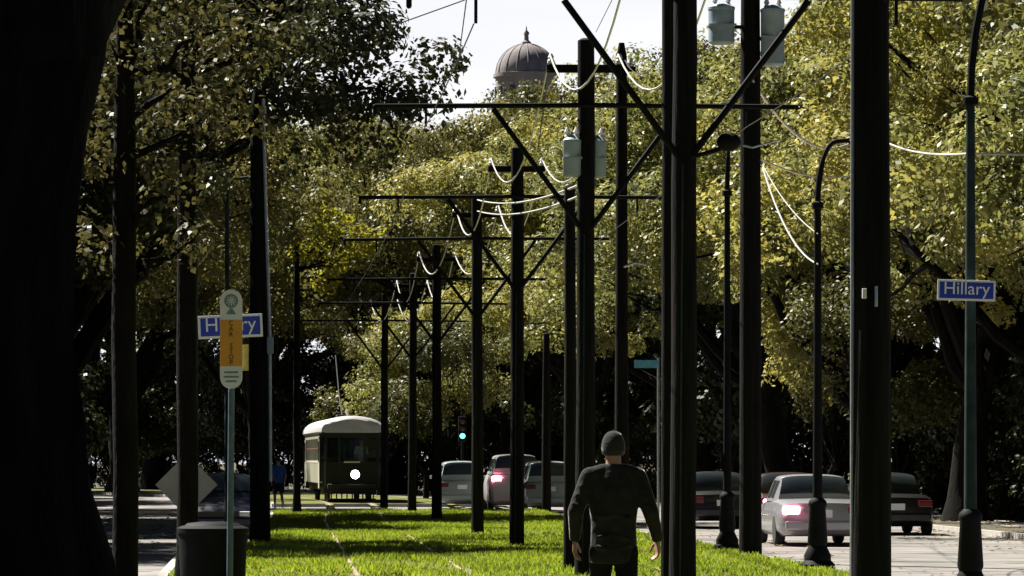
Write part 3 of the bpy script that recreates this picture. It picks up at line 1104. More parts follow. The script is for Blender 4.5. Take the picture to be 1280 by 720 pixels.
# green pole at left with a small box, and one farther
Y = 58.0
t = thing("signal_post", "weathered green post with a small box, beside the straight dark trunk", "post", (XX(243, Y), Y, 0))
MB().tube([(0, 0, -.2), (0, 0, .4), (0, 0, .45), (0, 0, 5.4)], [.09, .09, .06, .05], 10).build("post", M_teal, t, smooth=True)
MB().rbox((-.09, -.05, EYE + (PY0 - 388) * Y / F), (.12, .1, .3), .012).build("box", M_teal, t)
Y = 80.0
t = thing("lamp_post", "faint green lamp post above the tram stop sign, between the trees", "street lamp", (XX(284, Y), Y, -.12))
MB().tube([(0, 0, 0), (0, 0, .5), (0, 0, .55), (0, 0, 6.9)], [.1, .1, .06, .045], 10).build("post", M_teal, t, smooth=True)
MB().tube([(0, 0, 6.8), (.02, 0, 7.2), (.15, 0, 7.35), (.5, 0, 7.4)], .03, 8).build("arm", M_teal, t, smooth=True)
MB().ell((.62, 0, 7.37), (.22, .1, .07)).build("lamp_head", M_teal, t, smooth=True)


# street lamps along the right kerb
def street_lamp(px, Y, label, ztop, m, run, rise=.95, base=True):
    t = thing("street_lamp", label, "street lamp", (XX(px, Y), Y, 0), 0, "street lamps along the right kerb")
    if base:
        MB().lathe([(.26, 0), (.26, .06), (.2, .12), (.2, .2), (.13, .34), (.15, .4), (.12, .9), (.14, .95), (.13, 1.0), (.08, 1.05)], (0, 0, 0), 12).build("base", M_iron, t, smooth=True)
    MB().tube([(0, 0, .9), (0, 0, 3), (0, 0, ztop - rise)], [.075, .062, .05], 12).build("post", m, t, smooth=True)
    MB().lathe([(.05, -.06), (.09, -.04), (.09, .04), (.05, .06)], (0, 0, ztop - rise), 10).build("collar", M_iron, t, smooth=True)
    pts = [(0, 0, ztop - rise)]
    for i in range(1, 9):
        a = PI / 2 * i / 8
        pts.append((run * .55 * (1 - math.cos(a)), 0, ztop - rise + rise * math.sin(a)))
    pts.append((run, 0, ztop + .02))
    MB().tube(pts, [.045] * 4 + [.035] * (len(pts) - 4), 8).build("arm", M_iron, t, smooth=True)
    h = MB().ell((run + .18, 0, ztop), (.24, .13, .08)).build("lamp_head", M_iron, t, smooth=True)
    MB().ell((run + .2, 0, ztop - .05), (.15, .1, .06)).build("lens", M_lamp, h, smooth=True)
    return t


street_lamp(1213, 45.6, "green lamp post carrying the right street name sign, with dark flared base", 7.7, M_teal, 1.3, 2.0)
street_lamp(1022, 59.5, "dark curved arm lamp post with flared base in front of the silver car", 6.35, M_iron, .5)
street_lamp(909, 71.0, "dark curved arm lamp post directly left of the double transformer pole", 7.3, M_iron, .1)
# floodlight on the tall pole
X2, Y2, r2, t2 = POLES[1]
fl = MB().tube([(.1, -.1, EYE + (PY0 - 196) * Y2 / F), (.3, -.14, EYE + (PY0 - 190) * Y2 / F), (.42, -.16, EYE + (PY0 - 184) * Y2 / F)], .025, 6).build("floodlight_arm", M_iron, t2)
MB().ell((.45, -.18, EYE + (PY0 - 179) * Y2 / F), (.13, .12, .1)).build("floodlight", M_iron, fl, smooth=True)


# ================================================================== SIGNS
def name_sign(px, py, Y, tilt, label):
    W, H = .66, .235
    c = at(px, py, Y)
    t = thing("street_sign", label, "street sign", c, 0, "blue street name signs")
    t.rotation_euler = (0, tilt, 0)
    MB().rbox((0, 0, 0), (W, .012, H), .004).build("border", M_white, t)
    MB().box((0, -.0085, 0), (W - .05, .004, H - .05)).build("panel", M_blue, t)
    text_mb("Hillary", .2).build("lettering", M_white, t, loc=(0, -.0135, .015))
    MB().box((0, .03, 0), (.06, .05, .1)).build("bracket", M_iron, t)


name_sign(288, 408, 41.0, R(-2.5), "blue street name sign crossing behind the tram stop capsule")
name_sign(1208, 363, 45.35, R(1.5), "blue street name sign on the green lamp post at right")

# car stop sign
Y = 40.2
t = thing("tram_stop_sign", "white and amber capsule tram stop sign on a slim blue grey post", "sign", (XX(289, Y), Y, 0))
MB().tube([(-.02, .03, -.2), (0, .03, 2), (.012, .03, 3.2)], .034, 10).build("post", mat("blue_grey_post", (0.10, 0.15, 0.18), .6, var=.3, vscale=9), t, smooth=True)
zt, zb, r = EYE + (PY0 - 362) * Y / F, EYE + (PY0 - 486) * Y / F, .112


def capsule(y0, y1, r, zt, zb, za=None, zc=None):
    pts = []
    for i in range(13):
        a = PI * i / 12
        pts.append((r * math.cos(a), zt - r + r * math.sin(a)))
    for i in range(13):
        a = PI + PI * i / 12
        pts.append((r * math.cos(a), zb + r + r * math.sin(a)))
    return MB().prism(pts, y0, y1)


p = capsule(-.022, -.002, r, zt, zb).build("capsule_board", M_white, t)
za, zc = EYE + (PY0 - 400) * Y / F, EYE + (PY0 - 458) * Y / F
MB().box((0, -.0245, (za + zc) / 2), (r * 2 - .004, .004, za - zc)).build("amber_band", M_gold, t)
MB().lathe([(.001, 0), (.07, 0), (.07, .003), (.001, .003)], (0, -.0235, zt - .115), 20, Matrix.Rotation(PI / 2, 3, 'X')).build("emblem", M_emblem, t)
mk = MB()
for i in range(5):
    a = PI / 5 * i + .2
    mk.box((0, -.0275, zt - .115), (.105, .002, .008), Matrix.Rotation(a, 3, 'Y'))
mk.build("emblem_spokes", M_white, t)
MB().prism([(-.05, zt - .25), (.05, zt - .25), (.012, zt - .19), (-.012, zt - .19)], -.026, -.0225).build("emblem_foot", M_emblem, t)
lt = MB()
for i, ch in enumerate("CAR STOP"):
    if ch == " ":
        continue
    m_ = text_mb(ch, .068)
    z = za - .035 - i * (za - zc - .07) / 7
    lt.add([Vector(v) + Vector((0, -.029, z)) for v in m_.v], m_.f)
lt.build("lettering", M_black, t)
mk = MB()
for i, w_ in enumerate((.14, .15, .11)):
    mk.box((0, -.0235, zc - .06 - i * .045), (w_, .003, .018))
mk.build("small_print", M_emblem, t)
MB().rbox((.125, .06, EYE + (PY0 - 447) * Y / F), (.1, .015, .26), .004).build("side_panel", mat("pale_yellow_paint", (.45, .36, .08), .5, var=.3, vscale=15), t)

# diamond sign seen from the back
Y = 69.0
c = at(233, 606, Y)
t = thing("diamond_sign", "bare grey back of a diamond road sign behind the straight dark trunk", "road sign", (c.x, Y, 0))
rot = Matrix.Rotation(PI / 4, 3, 'Y')
MB().rbox((0, 0, c.z), (.76, .006, .76), .002, rot).build("panel", M_signback, t)
MB().box((0, -.02, c.z), (.05, .03, 1.0)).build("brace", M_galv, t)
MB().tube([(0, -.035, -.1), (0, -.035, c.z + .3)], .025, 8).build("post", M_galv, t)

# small blue green street sign beside the tall pole
Y = 100.0
c = at(808, 455, Y)
t = thing("street_sign", "small pale blue street sign on a thin post left of the tall pole", "street sign", (c.x + .3, Y, 0))
MB().box((-.3, 0, c.z), (.6, .012, .2)).build("panel", mat("pale_blue_sign", (.10, .36, .5), .5, var=.15, vscale=10), t)
MB().tube([(0, .03, -.12), (0, .03, c.z + .15)], .03, 8).build("post", M_galv, t)

# traffic signal at the cross street
Y = 150.0
c = at(578, 545, Y)
t = thing("traffic_signal", "traffic signal with its green lamp lit, above the leftmost waiting suv", "traffic light", (c.x, Y, 0))
MB().tube([(0, .12, -.1), (0, .12, c.z + .9)], .05, 8).build("post", M_iron, t)
h = MB().rbox((0, 0, c.z + .25), (.3, .2, .95), .03).build("signal_head", M_iron, t)
for k in range(3):
    MB().lathe([(.001, 0), (.1, 0), (.1, .02), (.001, .03)], (0, -.1, c.z + .27 * k), 14, Matrix.Rotation(PI / 2, 3, 'X')).build("lens", M_green_lit if k == 0 else M_lens_off, h)
    MB().prism([(.11 * math.cos(a), .11 * math.sin(a) + c.z + .27 * k) for a in [PI * i / 8 for i in range(9)]] + [(.12 * math.cos(a), .12 * math.sin(a) + c.z + .27 * k) for a in [PI * i / 8 for i in range(8, -1, -1)]], -.25, -.1).build("visor", M_iron, h)

# dark cabinet / bin at the left kerb
Y = 47.5
t = thing("litter_bin", "squat dark litter bin at the foot of the tram stop sign", "litter bin", (XX(266, Y), Y, 0))
MB().lathe([(.36, 0), (.38, .05), (.4, .5), (.41, .74), (.43, .75), (.43, .8), (.36, .83)], (0, 0, 0), 24).build("drum", M_iron, t, smooth=True)
for k in range(24):
    pass
MB().lathe([(.34, .83), (.3, .86), (.12, .88), (.11, .86)], (0, 0, 0), 24).build("lid", M_iron, t, smooth=True)


# ================================================================== VEHICLES
def car(name, label, X, Y, rz, paint, L=4.6, W=1.8, H=1.45, belt=.92, tail=(-.95, -.55), nose=(.25, .95), lit=None, heads=False, cat="car", trunk_z=None, z=-.12, group=None):
    """nose points +Y; tail/nose give the (base, top) y of rear and front screens from the middle"""
    t = thing(name, label, cat, (X, Y, z), rz, group)
    h = L / 2
    tz = trunk_z if trunk_z else belt
    st = [(-h, .32, tz - .22, W * .42), (-h + .1, .24, tz - .06, W * .47), (-h + .5, .2, tz, W * .5), (tail[0], .2, belt + .02, W * .5), (0, .2, belt, W * .5), (nose[1], .2, belt - .02, W * .5),
          (h - .9, .2, belt - .1, W * .5), (h - .25, .22, belt - .22, W * .47), (h - .05, .26, belt - .34, W * .42), (h, .36, belt - .42, W * .38)]
    rings = []
    for y, zb_, zt_, w_ in st:
        hgt = zt_ - zb_
        half = [(0, zb_), (w_ * .86, zb_), (w_ * .98, zb_ + hgt * .16), (w_, zb_ + hgt * .45), (w_ * .985, zb_ + hgt * .72), (w_ * .93, zb_ + hgt * .92), (w_ * .82, zt_), (0, zt_ + .02)]
        ring = [Vector((x, y, z_)) for x, z_ in half] + [Vector((-x, y, z_)) for x, z_ in half[-2:0:-1]]
        rings.append(ring)
    body = MB().loft(rings).build("body", paint, t, smooth=True)
    # greenhouse: one curved shell, its glass laid 6 mm proud of it
    wb, wt = W * .465, W * .36
    b0 = belt - .03
    (ra, rb), (ft, fa) = tail, nose
    ys = [ra + (rb - ra) * i / 8 for i in range(8)] + [rb + (ft - rb) * i / 14 for i in range(14)] + [ft + (fa - ft) * i / 8 for i in range(9)]
    NK = 12

    def S(y, kk, off=0.0):
        fr = max(0.0, min(1, (y - ra) / (rb - ra)))
        ff = max(0.0, min(1, (fa - y) / (fa - ft)))
        mid = (ra + fa) / 2
        hh = (H - b0) * (math.sin(PI / 2 * fr) * math.sin(PI / 2 * ff)) ** .85 * (1 - .05 * ((y - mid) / (fa - ra) * 2) ** 2)
        pin = 1 - .1 * abs((y - mid) / (fa - ra) * 2) ** 3
        sgn = -1 if kk < 0 else 1
        a = 1 - abs(kk)            # 0 at the belt, 1 at the centre line
        if a < .5:
            tt = a / .5
            x, z_ = wb - (wb - wt) * tt * hh / (H - b0), b0 + hh * .86 * tt
        else:
            tt = (a - .5) / .5
            x, z_ = (wb - (wb - wt) * hh / (H - b0)) * math.cos(tt * PI / 2) ** .8, b0 + hh * (.86 + .14 * math.sin(tt * PI / 2))
        return Vector((sgn * (x + off) * pin, y, z_ + off))

    ks = [-1 + i / NK for i in range(2 * NK + 1)]
    MB().loft([[S(y, q) for q in ks] for y in ys], caps=False, closed=False).build("cabin", paint, t, smooth=True)

    def patch(y0, y1, k0, k1, nm, dy):
        n_ = 8
        rows = [[S(y0 + (y1 - y0) * i / n_, k0 + (k1 - k0) * q / n_, .006) + Vector((0, dy, 0)) for q in range(n_ + 1)] for i in range(n_ + 1)]
        MB().loft(rows, caps=False, closed=False).build(nm, M_glass, t, smooth=True)

    patch(ra + .16 * (rb - ra), ra + .8 * (rb - ra), -.44, .44, "rear_window", -.006)
    patch(fa - .16 * (fa - ft), fa - .8 * (fa - ft), -.44, .44, "windscreen", .006)
    m_ = (rb + ft) / 2
    for sx in (-1, 1):
        for y0, y1 in ((rb + .02, m_ - .05), (m_ + .05, ft + .1)):
            patch(y0, y1, sx * .93, sx * .56, "side_window", 0)
        for y in (-h + .85, h - .85):
            o = MB().lathe([(.2, -.1), (.29, -.1), (.32, -.07), (.32, .07), (.29, .1), (.2, .1)], (sx * (W / 2 - .1), y, .32), 20, Matrix.Rotation(PI / 2, 3, 'Y')).build("wheel", M_tyre, t, smooth=True)
            MB().lathe([(.001, -.09), (.2, -.09), (.2, .09), (.001, .09)], (sx * (W / 2 - .1), y, .32), 14, Matrix.Rotation(PI / 2, 3, 'Y')).build("rim", M_rim, o)
        MB().rbox((sx * W * .36, -h + .06, tz - .19), (.34, .14, .16), .03).build("tail_light", M_tail if lit in ('both', sx) else M_taildim, t)
        MB().rbox((sx * W * .34, h - .1, belt - .38), (.36, .2, .14), .04).build("headlight", M_head if heads else M_lamp, t)
        MB().rbox((sx * (W / 2 + .06), nose[0] + .42, belt + .08), (.16, .08, .12), .03).build("mirror", paint, t)
    MB().rbox((0, -h + .02, .42), (W * .86, .14, .2), .05).build("bumper", paint, t)
    MB().rbox((0, h - .02, .4), (W * .8, .14, .18), .05).build("bumper", paint, t)
    MB().box((0, -h - .004, tz - .26 if trunk_z is None else .8), (.34, .012, .15)).build("licence_plate", M_white, t)
    MB().box((0, h + .012, .55), (W * .5, .02, .12)).build("grille", M_black, t)
    return t


P_silver = mat("silver_car_paint", (0.38, 0.38, 0.41), .3, .4, coat=.6)
P_white = mat("white_car_paint", (0.7, 0.7, 0.7), .3, coat=.6)
P_dark = mat("dark_car_paint", (0.006, 0.007, 0.009), .35, coat=.4)
P_navy = mat("navy_car_paint", (0.006, 0.007, 0.02), .4, coat=.2)
P_maroon = mat("maroon_car_paint", (0.03, 0.006, 0.010), .3, coat=.8)
P_grey = mat("grey_van_paint", (0.36, 0.35, 0.34), .4, coat=.3)
P_teal = mat("grey_green_car_paint", (0.30, 0.36, 0.34), .35, coat=.5)
SUV = dict(H=1.72, belt=1.05, tail=(-2.15, -1.85), nose=(.45, 1.1), trunk_z=1.05)
car("car", "pale grey green suv, leftmost of the three waiting right of the tram", XX(578, 141), 141 + 2.3, 0, P_teal, **SUV)
car("car", "tall grey suv with a glaring red brake lamp between two trolley poles", XX(646, 137), 137 + 2.4, 0, P_grey, L=4.8, W=1.92, H=1.95, belt=1.3, tail=(-2.3, -2.05), nose=(.6, 1.3), trunk_z=1.3, lit='both')
car("car", "pale grey green suv, rightmost of the three waiting right of the tram", XX(688, 131), 131 + 2.3, 0, P_teal, **SUV)
car("car", "dark car on the right road left of the double transformer pole", XX(903, 101), 103, 0, P_dark)
car("car", "dark plum car half hidden behind the silver car on the right road", XX(996, 95), 97, 0, P_maroon, lit=-1)
car("car", "silver saloon with a glaring brake lamp behind the flared lamp post", XX(1030, 80), 82.3, 0, P_silver, lit=-1)
car("car", "black saloon parked by the right kerb, right of the broad near pole", XX(1122, 92), 94.3, 0, P_dark)
car("car", "dark car on the left road behind the diamond sign and stop post", XX(274, 88), 90, PI, P_navy)


# ================================================================== STREETCAR
def streetcar():
    Yf = 152.5
    Xf = XX(440, Yf)
    t = thing("streetcar", "olive green tram with pale arched roof and one lit headlamp", "tram", (Xf, Yf, 0), R(2.2))
    # local: front at y=0 facing -Y, body runs to +Y
    L, W = 14.3, 2.44
    hw = W / 2
    mo = mat("tram_olive_in_shade", (0.014, 0.018, 0.011), .6, var=.15, vscale=2, spec=.15)  # tram olive darkened for the ends, the front's shade put into the colour
    mside = mat("tram_olive_in_sun", (0.30, 0.30, 0.22), .45, var=.12, vscale=2)  # same olive lightened for the sides, sunlight put into the colour
    mc = mat("cream_tram_trim", (0.55, 0.52, 0.42), .5, var=.08)
    mr = mat("pale_tram_roof", (0.38, 0.38, 0.38), .5, var=.1, vscale=2)
    mred = mat("dull_red_doors", (0.16, 0.03, 0.02), .5)
    und = mat("tram_underframe", (0.012, 0.012, 0.012), .8)
    z0, zw0, zw1, ze = .75, 1.62, 2.45, 2.68
    # lower sides
    body = MB()
    body.box((0, L / 2, z0 + .03), (W - .02, L - .6, .06))
    for sx in (-1, 1):
        body.box((sx * (hw - .03), L / 2, (z0 + zw0) / 2), (.06, L - 1.6, zw0 - z0))
        body.box((sx * (hw - .03), L / 2, (zw1 + ze) / 2), (.06, L - 1.6, ze - zw1))
        n = 13
        for k in range(n + 1):
            y = .8 + (L - 1.6) * k / n
            body.box((sx * (hw - .035), y, (zw0 + zw1) / 2), (.05, .12, zw1 - zw0))
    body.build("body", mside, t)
    for sx in (-1, 1):
        n = 13
        for k in range(n):
            y = .8 + (L - 1.6) * (k + .5) / n
            wv = MB().box((sx * (hw - .045), y, (zw0 + zw1) / 2), (.012, (L - 1.6) / n - .12, zw1 - zw0)).build("window", M_tramglass, t)
            MB().box((sx * (hw - .03), y, (zw0 + zw1) / 2 + .05), (.03, (L - 1.6) / n - .13, .04)).build("sash", mred, wv)
        MB().box((sx * (hw + .006), L / 2, zw0 - .06), (.012, L - 1.7, .06)).build("belt_rail", mc, t)

    # rounded ends
    def end(y0, d):
        m = MB()
        prof = [(-hw, .8), (-hw, .45), (-hw * .82, .12), (-hw * .4, 0), (hw * .4, 0), (hw * .82, .12), (hw, .45), (hw, .8)]
        pts = [(x, y0 + d * y) for x, y in prof]
        for (za_, zb_) in ((z0 - .15, zw0 - .05), (zw1 + .03, ze + .02)):
            ring0 = [Vector((x, y, za_)) for x, y in pts]
            ring1 = [Vector((x, y, zb_)) for x, y in pts]
            m.loft([ring0, ring1], caps=False, closed=False)
        for (x, y) in pts:
            m.box((x * .985, y + d * .01, (zw0 + zw1) / 2), (.09, .09, zw1 - zw0 + .1))
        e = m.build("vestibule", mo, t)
        for i in range(1, len(pts) - 2):
            (xa, ya), (xb, yb) = pts[i], pts[i + 1]
            MB().add([Vector((xa, ya + d * .02, zw0 - .04)), Vector((xb, yb + d * .02, zw0 - .04)), Vector((xb, yb + d * .02, zw1 + .04)), Vector((xa, ya + d * .02, zw1 + .04))], [(0, 1, 2, 3)]).build("end_window", M_tramglass, e)
        return e

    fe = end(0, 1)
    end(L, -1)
    # roof: arched shell
    rings = []
    for y, k, dz in ((-.12, .72, -.1), (.0, .9, -.03), (.35, 1.0, 0), (L - .35, 1.0, 0), (L, .9, -.03), (L + .12, .72, -.1)):
        ring = []
        for i in range(17):
            a = PI * i / 16
            x = (hw + .08) * k * math.cos(a)
            z = ze + .02 + dz * .3 + (.62 + dz) * math.sin(a) ** .85
            ring.append(Vector((x, y, z)))
        rings.append(ring)
    MB().loft(rings).build("roof", mr, t, smooth=True)
    MB().box((0, L / 2, ze + .0), (W + .1, L - .7, .05)).build("eaves", mc, t)
    pl = MB().tube([(0, 7.2, 3.4), (0, 9.5, 4.2), (0, 12.5, 5.95)], [.03, .025, .02], 6).build("trolley_arm", und, t)
    MB().rbox((0, 7.1, 3.36), (.5, .9, .16), .04).build("arm_base", und, pl)
    MB().tube([(.0, 2.2, 3.3), (-.12, 1.7, 3.5), (-.1, 1.5, 3.62)], [.05, .06, .04], 8).build("bell_hood", mc, t, smooth=True)
    MB().rbox((0, .3, ze + .42), (.9, .1, .26), .02).build("destination_box", und, t)
    # headlight
    h = MB().lathe([(.135, .0), (.16, -.02), (.17, .1), (.13, .2)], (.12, -.08, 1.08), 20, Matrix.Rotation(-PI / 2, 3, 'X')).build("headlight", M_chrome, fe, smooth=True)
    MB().lathe([(.001, .0), (.085, .0), (.075, .03), (.001, .05)], (.12, -.1, 1.08), 20, Matrix.Rotation(PI / 2, 3, 'X')).build("headlight_lens", M_head, fe)
    # doors on the right hand side of travel (our left)
    for y in (.75, L - 1.5):
        d_ = MB().box((-hw - .012, y, 1.5), (.02, .7, 1.9)).build("door", mc, t)
        MB().box((-hw - .026, y, 1.95), (.01, .5, .8)).build("door_window", M_glass, d_)
    # underframe, trucks, wheels, fender
    for yc in (3.0, L - 3.0):
        tr = MB().rbox((0, yc, .48), (2.0, 2.4, .28), .04).build("bogie", und, t)
        for dy in (-.8, .8):
            for sx in (-1, 1):
                MB().lathe([(.001, -.06), (.33, -.06), (.36, -.05), (.33, .06), (.001, .06)], (sx * .8, yc + dy, .345), 20, Matrix.Rotation(PI / 2, 3, 'Y')).build("wheel", und, tr, smooth=True)
    MB().rbox((0, L / 2, .6), (2.1, L - 1.2, .24), .03).build("underframe", und, t)
    bp = MB().rbox((0, -.08, .62), (1.9, .16, .2), .05).build("bumper", und, t)
    sl = MB()
    for k in range(9):
        sl.box((-.8 + .2 * k, -.2, .3), (.05, .04, .34))
    sl.box((0, -.2, .46), (1.8, .06, .05))
    sl.box((0, -.2, .14), (1.8, .06, .05))
    sl.build("fender", und, bp)
    MB().box((.0, -.005, 1.55), (.62, .02, .05)).build("number_board", mc, fe)
    # seats seen through the glass
    for k in range(9):
        for sx in (-.7, .7):
            MB().rbox((sx, 2.2 + k * 1.15, 1.45), (.8, .08, .55), .02).build("seat_back", mat("wood_seat", (.12, .06, .03), .5), t)


streetcar()


# ================================================================== PEOPLE
def hand(mb, wrist, d, side, fwd, curl=.5, k=1.0):
    """palm and five fingers; d: direction along hand, side: towards the thumb"""
    wrist, d, side = Vector(wrist), Vector(d).normalized(), Vector(side).normalized()
    side = (side - d * side.dot(d)).normalized()
    n = Vector(fwd).normalized()
    n = (n - d * n.dot(d) - side * n.dot(side)).normalized()   # palm faces n
    c = wrist + d * .05 * k
    for q in (-.028, -.01, .01, .028):
        mb.cap(wrist + side * q * .7 * k, wrist + d * .085 * k + side * q * k, .014 * k, .013 * k)
    for q, L in ((.033, .072), (.011, .08), (-.011, .074), (-.032, .058)):
        a = wrist + d * .088 * k + side * q * k
        v1 = (d * math.cos(curl * .5) + n * math.sin(curl * .5) + side * q * 1.5).normalized()
        v2 = (d * math.cos(curl * 1.3) + n * math.sin(curl * 1.3)).normalized()
        v3 = (d * math.cos(curl * 2.0) + n * math.sin(curl * 2.0)).normalized()
        b = a + v1 * L * .45 * k
        e = b + v2 * L * .32 * k
        f = e + v3 * L * .25 * k
        mb.cap(a, b, .0105 * k, .0098 * k, 8); mb.cap(b, e, .0098 * k, .009 * k, 8); mb.cap(e, f, .009 * k, .0078 * k, 8)
    a = wrist + d * .025 * k + side * .028 * k
    b = a + (d * .6 + side * .7 + n * .3).normalized() * .04 * k
    e = b + (d * .9 + side * .3 + n * .4).normalized() * .032 * k
    f = e + (d * 1.0 + n * .4).normalized() * .024 * k
    mb.cap(a, b, .0145 * k, .012 * k, 8); mb.cap(b, e, .012 * k, .0105 * k, 8); mb.cap(e, f, .0105 * k, .009 * k, 8)


def erings(mb, secs):
    """elliptic sections (cx, cy, z, rx, ry)"""
    mb.loft([[Vector((cx + rx * math.cos(2 * PI * k / 20), cy + ry * math.sin(2 * PI * k / 20), z)) for k in range(20)] for cx, cy, z, rx, ry in secs])


def walker():
    Y = 31.25
    X = XX(767, Y)
    t = thing("person", "man in dark jacket and cap walking away along the tram track", "person", (X, Y, 0), 0)
    head = MB()
    # joints
    hc = Vector((0, .03, 1.69))
    S = {-1: Vector((-.185, 0, 1.475)), 1: Vector((.185, 0, 1.475))}
    E = {-1: Vector((-.30, -.05, 1.21)), 1: Vector((.285, -.06, 1.20))}
    Wr = {-1: Vector((-.298, .05, .985)), 1: Vector((.345, .02, .985))}
    HIP = {-1: Vector((-.095, 0, .93)), 1: Vector((.095, 0, .93))}
    KN = {-1: Vector((-.10, .16, .52)), 1: Vector((.105, -.04, .5))}
    AN = {-1: Vector((-.10, .18, .1)), 1: Vector((.11, -.32, .17))}
    mb = MB()
    mb.ell(hc + Vector((0, 0, .02)), (.076, .095, .108), 16, 10)
    mb.ell(hc + Vector((0, .03, -.05)), (.06, .068, .075), 14, 8)
    mb.cap(hc + Vector((0, .1, .01)), hc + Vector((0, .118, -.025)), .012, .016)       # nose
    mb.cap(hc + Vector((-.02, .092, -.065)), hc + Vector((.02, .092, -.065)), .011)     # mouth
    mb.cap(hc + Vector((0, .08, -.1)), hc + Vector((0, .085, -.105)), .024)             # chin
    for sx in (-1, 1):
        mb.cap(hc + Vector((sx * .032, .084, .022)), hc + Vector((sx * .036, .082, .022)), .016)
        mb.cap(hc + Vector((sx * .08, .0, .02)), hc + Vector((sx * .078, .0, -.03)), .016, .012)
    mb.tube([(0, -.005, 1.45), (0, .0, 1.55), (0, .015, 1.64)], [.075, .062, .06], 14)
    erings(mb, [(0, 0, .88, .13, .09), (0, 0, .95, .165, .11), (0, 0, 1.1, .145, .095), (0, 0, 1.28, .165, .11), (0, 0, 1.42, .17, .1), (0, 0, 1.5, .1, .075)])
    for sx in (-1, 1):
        mb.cap((sx * .06, 0, 1.51), S[sx], .06, .062)
        mb.cap(S[sx], E[sx], .058, .043)
        mb.cap(E[sx], Wr[sx], .043, .028)
        hand(mb, Wr[sx], (0.02 * sx, .12, -1), (-sx * .25, 1, .1), (-sx, -.1, 0), .55, 1.08)
        mb.cap(HIP[sx], KN[sx], .085, .058)
        mb.cap(KN[sx], AN[sx], .055, .04)
        mb.cap(AN[sx], AN[sx] + Vector((0, .14, -.055)), .042, .032)
    fuse("body", mb, M_skin, t, .0068, 4)
    # jacket
    mj = mat("charcoal_jacket", (0.022, 0.022, 0.021), .9, spec=.1, sheen=.6, var=.25, vscale=12, bump=.5, bscale=14)
    mb = MB()
    erings(mb, [(0, 0, .80, .178, .125), (0, 0, .88, .188, .132), (0, 0, 1.0, .18, .125), (0, 0, 1.12, .178, .12), (0, -.005, 1.26, .196, .132), (0, -.005, 1.38, .205, .13), (0, -.003, 1.47, .165, .11), (0, 0, 1.535, .09, .085), (0, .0, 1.575, .075, .075)])
    for sx in (-1, 1):
        mb.cap((sx * .075, -.004, 1.515), S[sx] + Vector((0, 0, -.005)), .066, .078)
        mb.cap(S[sx], E[sx], .079, .064)
        mb.cap(E[sx], E[sx].lerp(Wr[sx], .93), .064, .046)
    for z, a in ((1.0, .1), (.93, -.12), (1.16, .08)):
        mb.tube([(-.15, -.11, z), (0, -.128, z + a * .2), (.15, -.11, z - a * .2)], .014, 6)
    for sx in (-1, 1):
        for f_ in (.35, .6, .85):
            q = S[sx].lerp(E[sx], f_)
            mb.tube([q + Vector((-.05, -.05, .02)), q + Vector((0, -.07, 0)), q + Vector((.05, -.045, -.015))], .013, 6)
    fuse("jacket", mb, mj, t, .010, 5)
    # trousers
    mt_ = mat("dark_trousers", (0.010, 0.010, 0.012), .95, spec=.1, var=.2, vscale=9, bump=.4, bscale=12)
    mb = MB()
    erings(mb, [(0, 0, .8, .165, .12), (0, 0, .9, .172, .122), (0, 0, 1.0, .16, .11)])
    for sx in (-1, 1):
        mb.cap(HIP[sx] + Vector((0, 0, -.03)), KN[sx], .1, .078)
        mb.cap(KN[sx], KN[sx].lerp(AN[sx], .96), .076, .066)
    fuse("trousers", mb, mt_, t, .012, 5)
    for sx in (-1, 1):
        mb = MB()
        a = AN[sx]
        mb.cap(a + Vector((0, -.03, -.05)), a + Vector((0, .15, -.065)), .05, .042)
        mb.cap(a + Vector((0, 0, .02)), a + Vector((0, 0, -.05)), .05, .052)
        fuse("shoe", mb, M_black, t, .012, 3)
    # cap with strap and visor
    mcap = mat("dark_cap", (0.03, 0.03, 0.03), .9, spec=.1, sheen=.6, bump=.3, bscale=60)
    mb = MB()
    secs = []
    for i in range(9):
        a = PI / 2 * i / 8
        secs.append((0, .025, 1.70 + .134 * math.sin(a), max(.094 * math.cos(a) ** .8, .004), max(.113 * math.cos(a) ** .8, .004)))
    erings(mb, [(0, .025, 1.675, .092, .111)] + secs)
    c_ = mb.build("cap", mcap, t, smooth=True)
    vb = MB()
    ra, rb = [], []
    for i in range(11):
        a = PI * i / 10
        ra.append(Vector((.085 * math.cos(a), .07 + .06 * math.sin(a), 1.705 - .0 * i)))
        rb.append(Vector((.08 * math.cos(a), .085 + .13 * math.sin(a), 1.69)))
    vb.loft([ra, rb, [p_ - Vector((0, 0, .008)) for p_ in rb], [p_ - Vector((0, 0, .008)) for p_ in ra]], caps=False, closed=False)
    vb.build("visor", mcap, c_)
    MB().ell((0, .025, 1.834), (.012, .012, .007)).build("button", mcap, c_)
    hb = MB()
    erings(hb, [(0, .0, 1.64, .073, .085), (0, .012, 1.66, .081, .096), (0, .02, 1.69, .084, .1)])
    hb.build("hair", mat("dark_hair", (.015, .011, .008), .7), t, smooth=True)


walker()


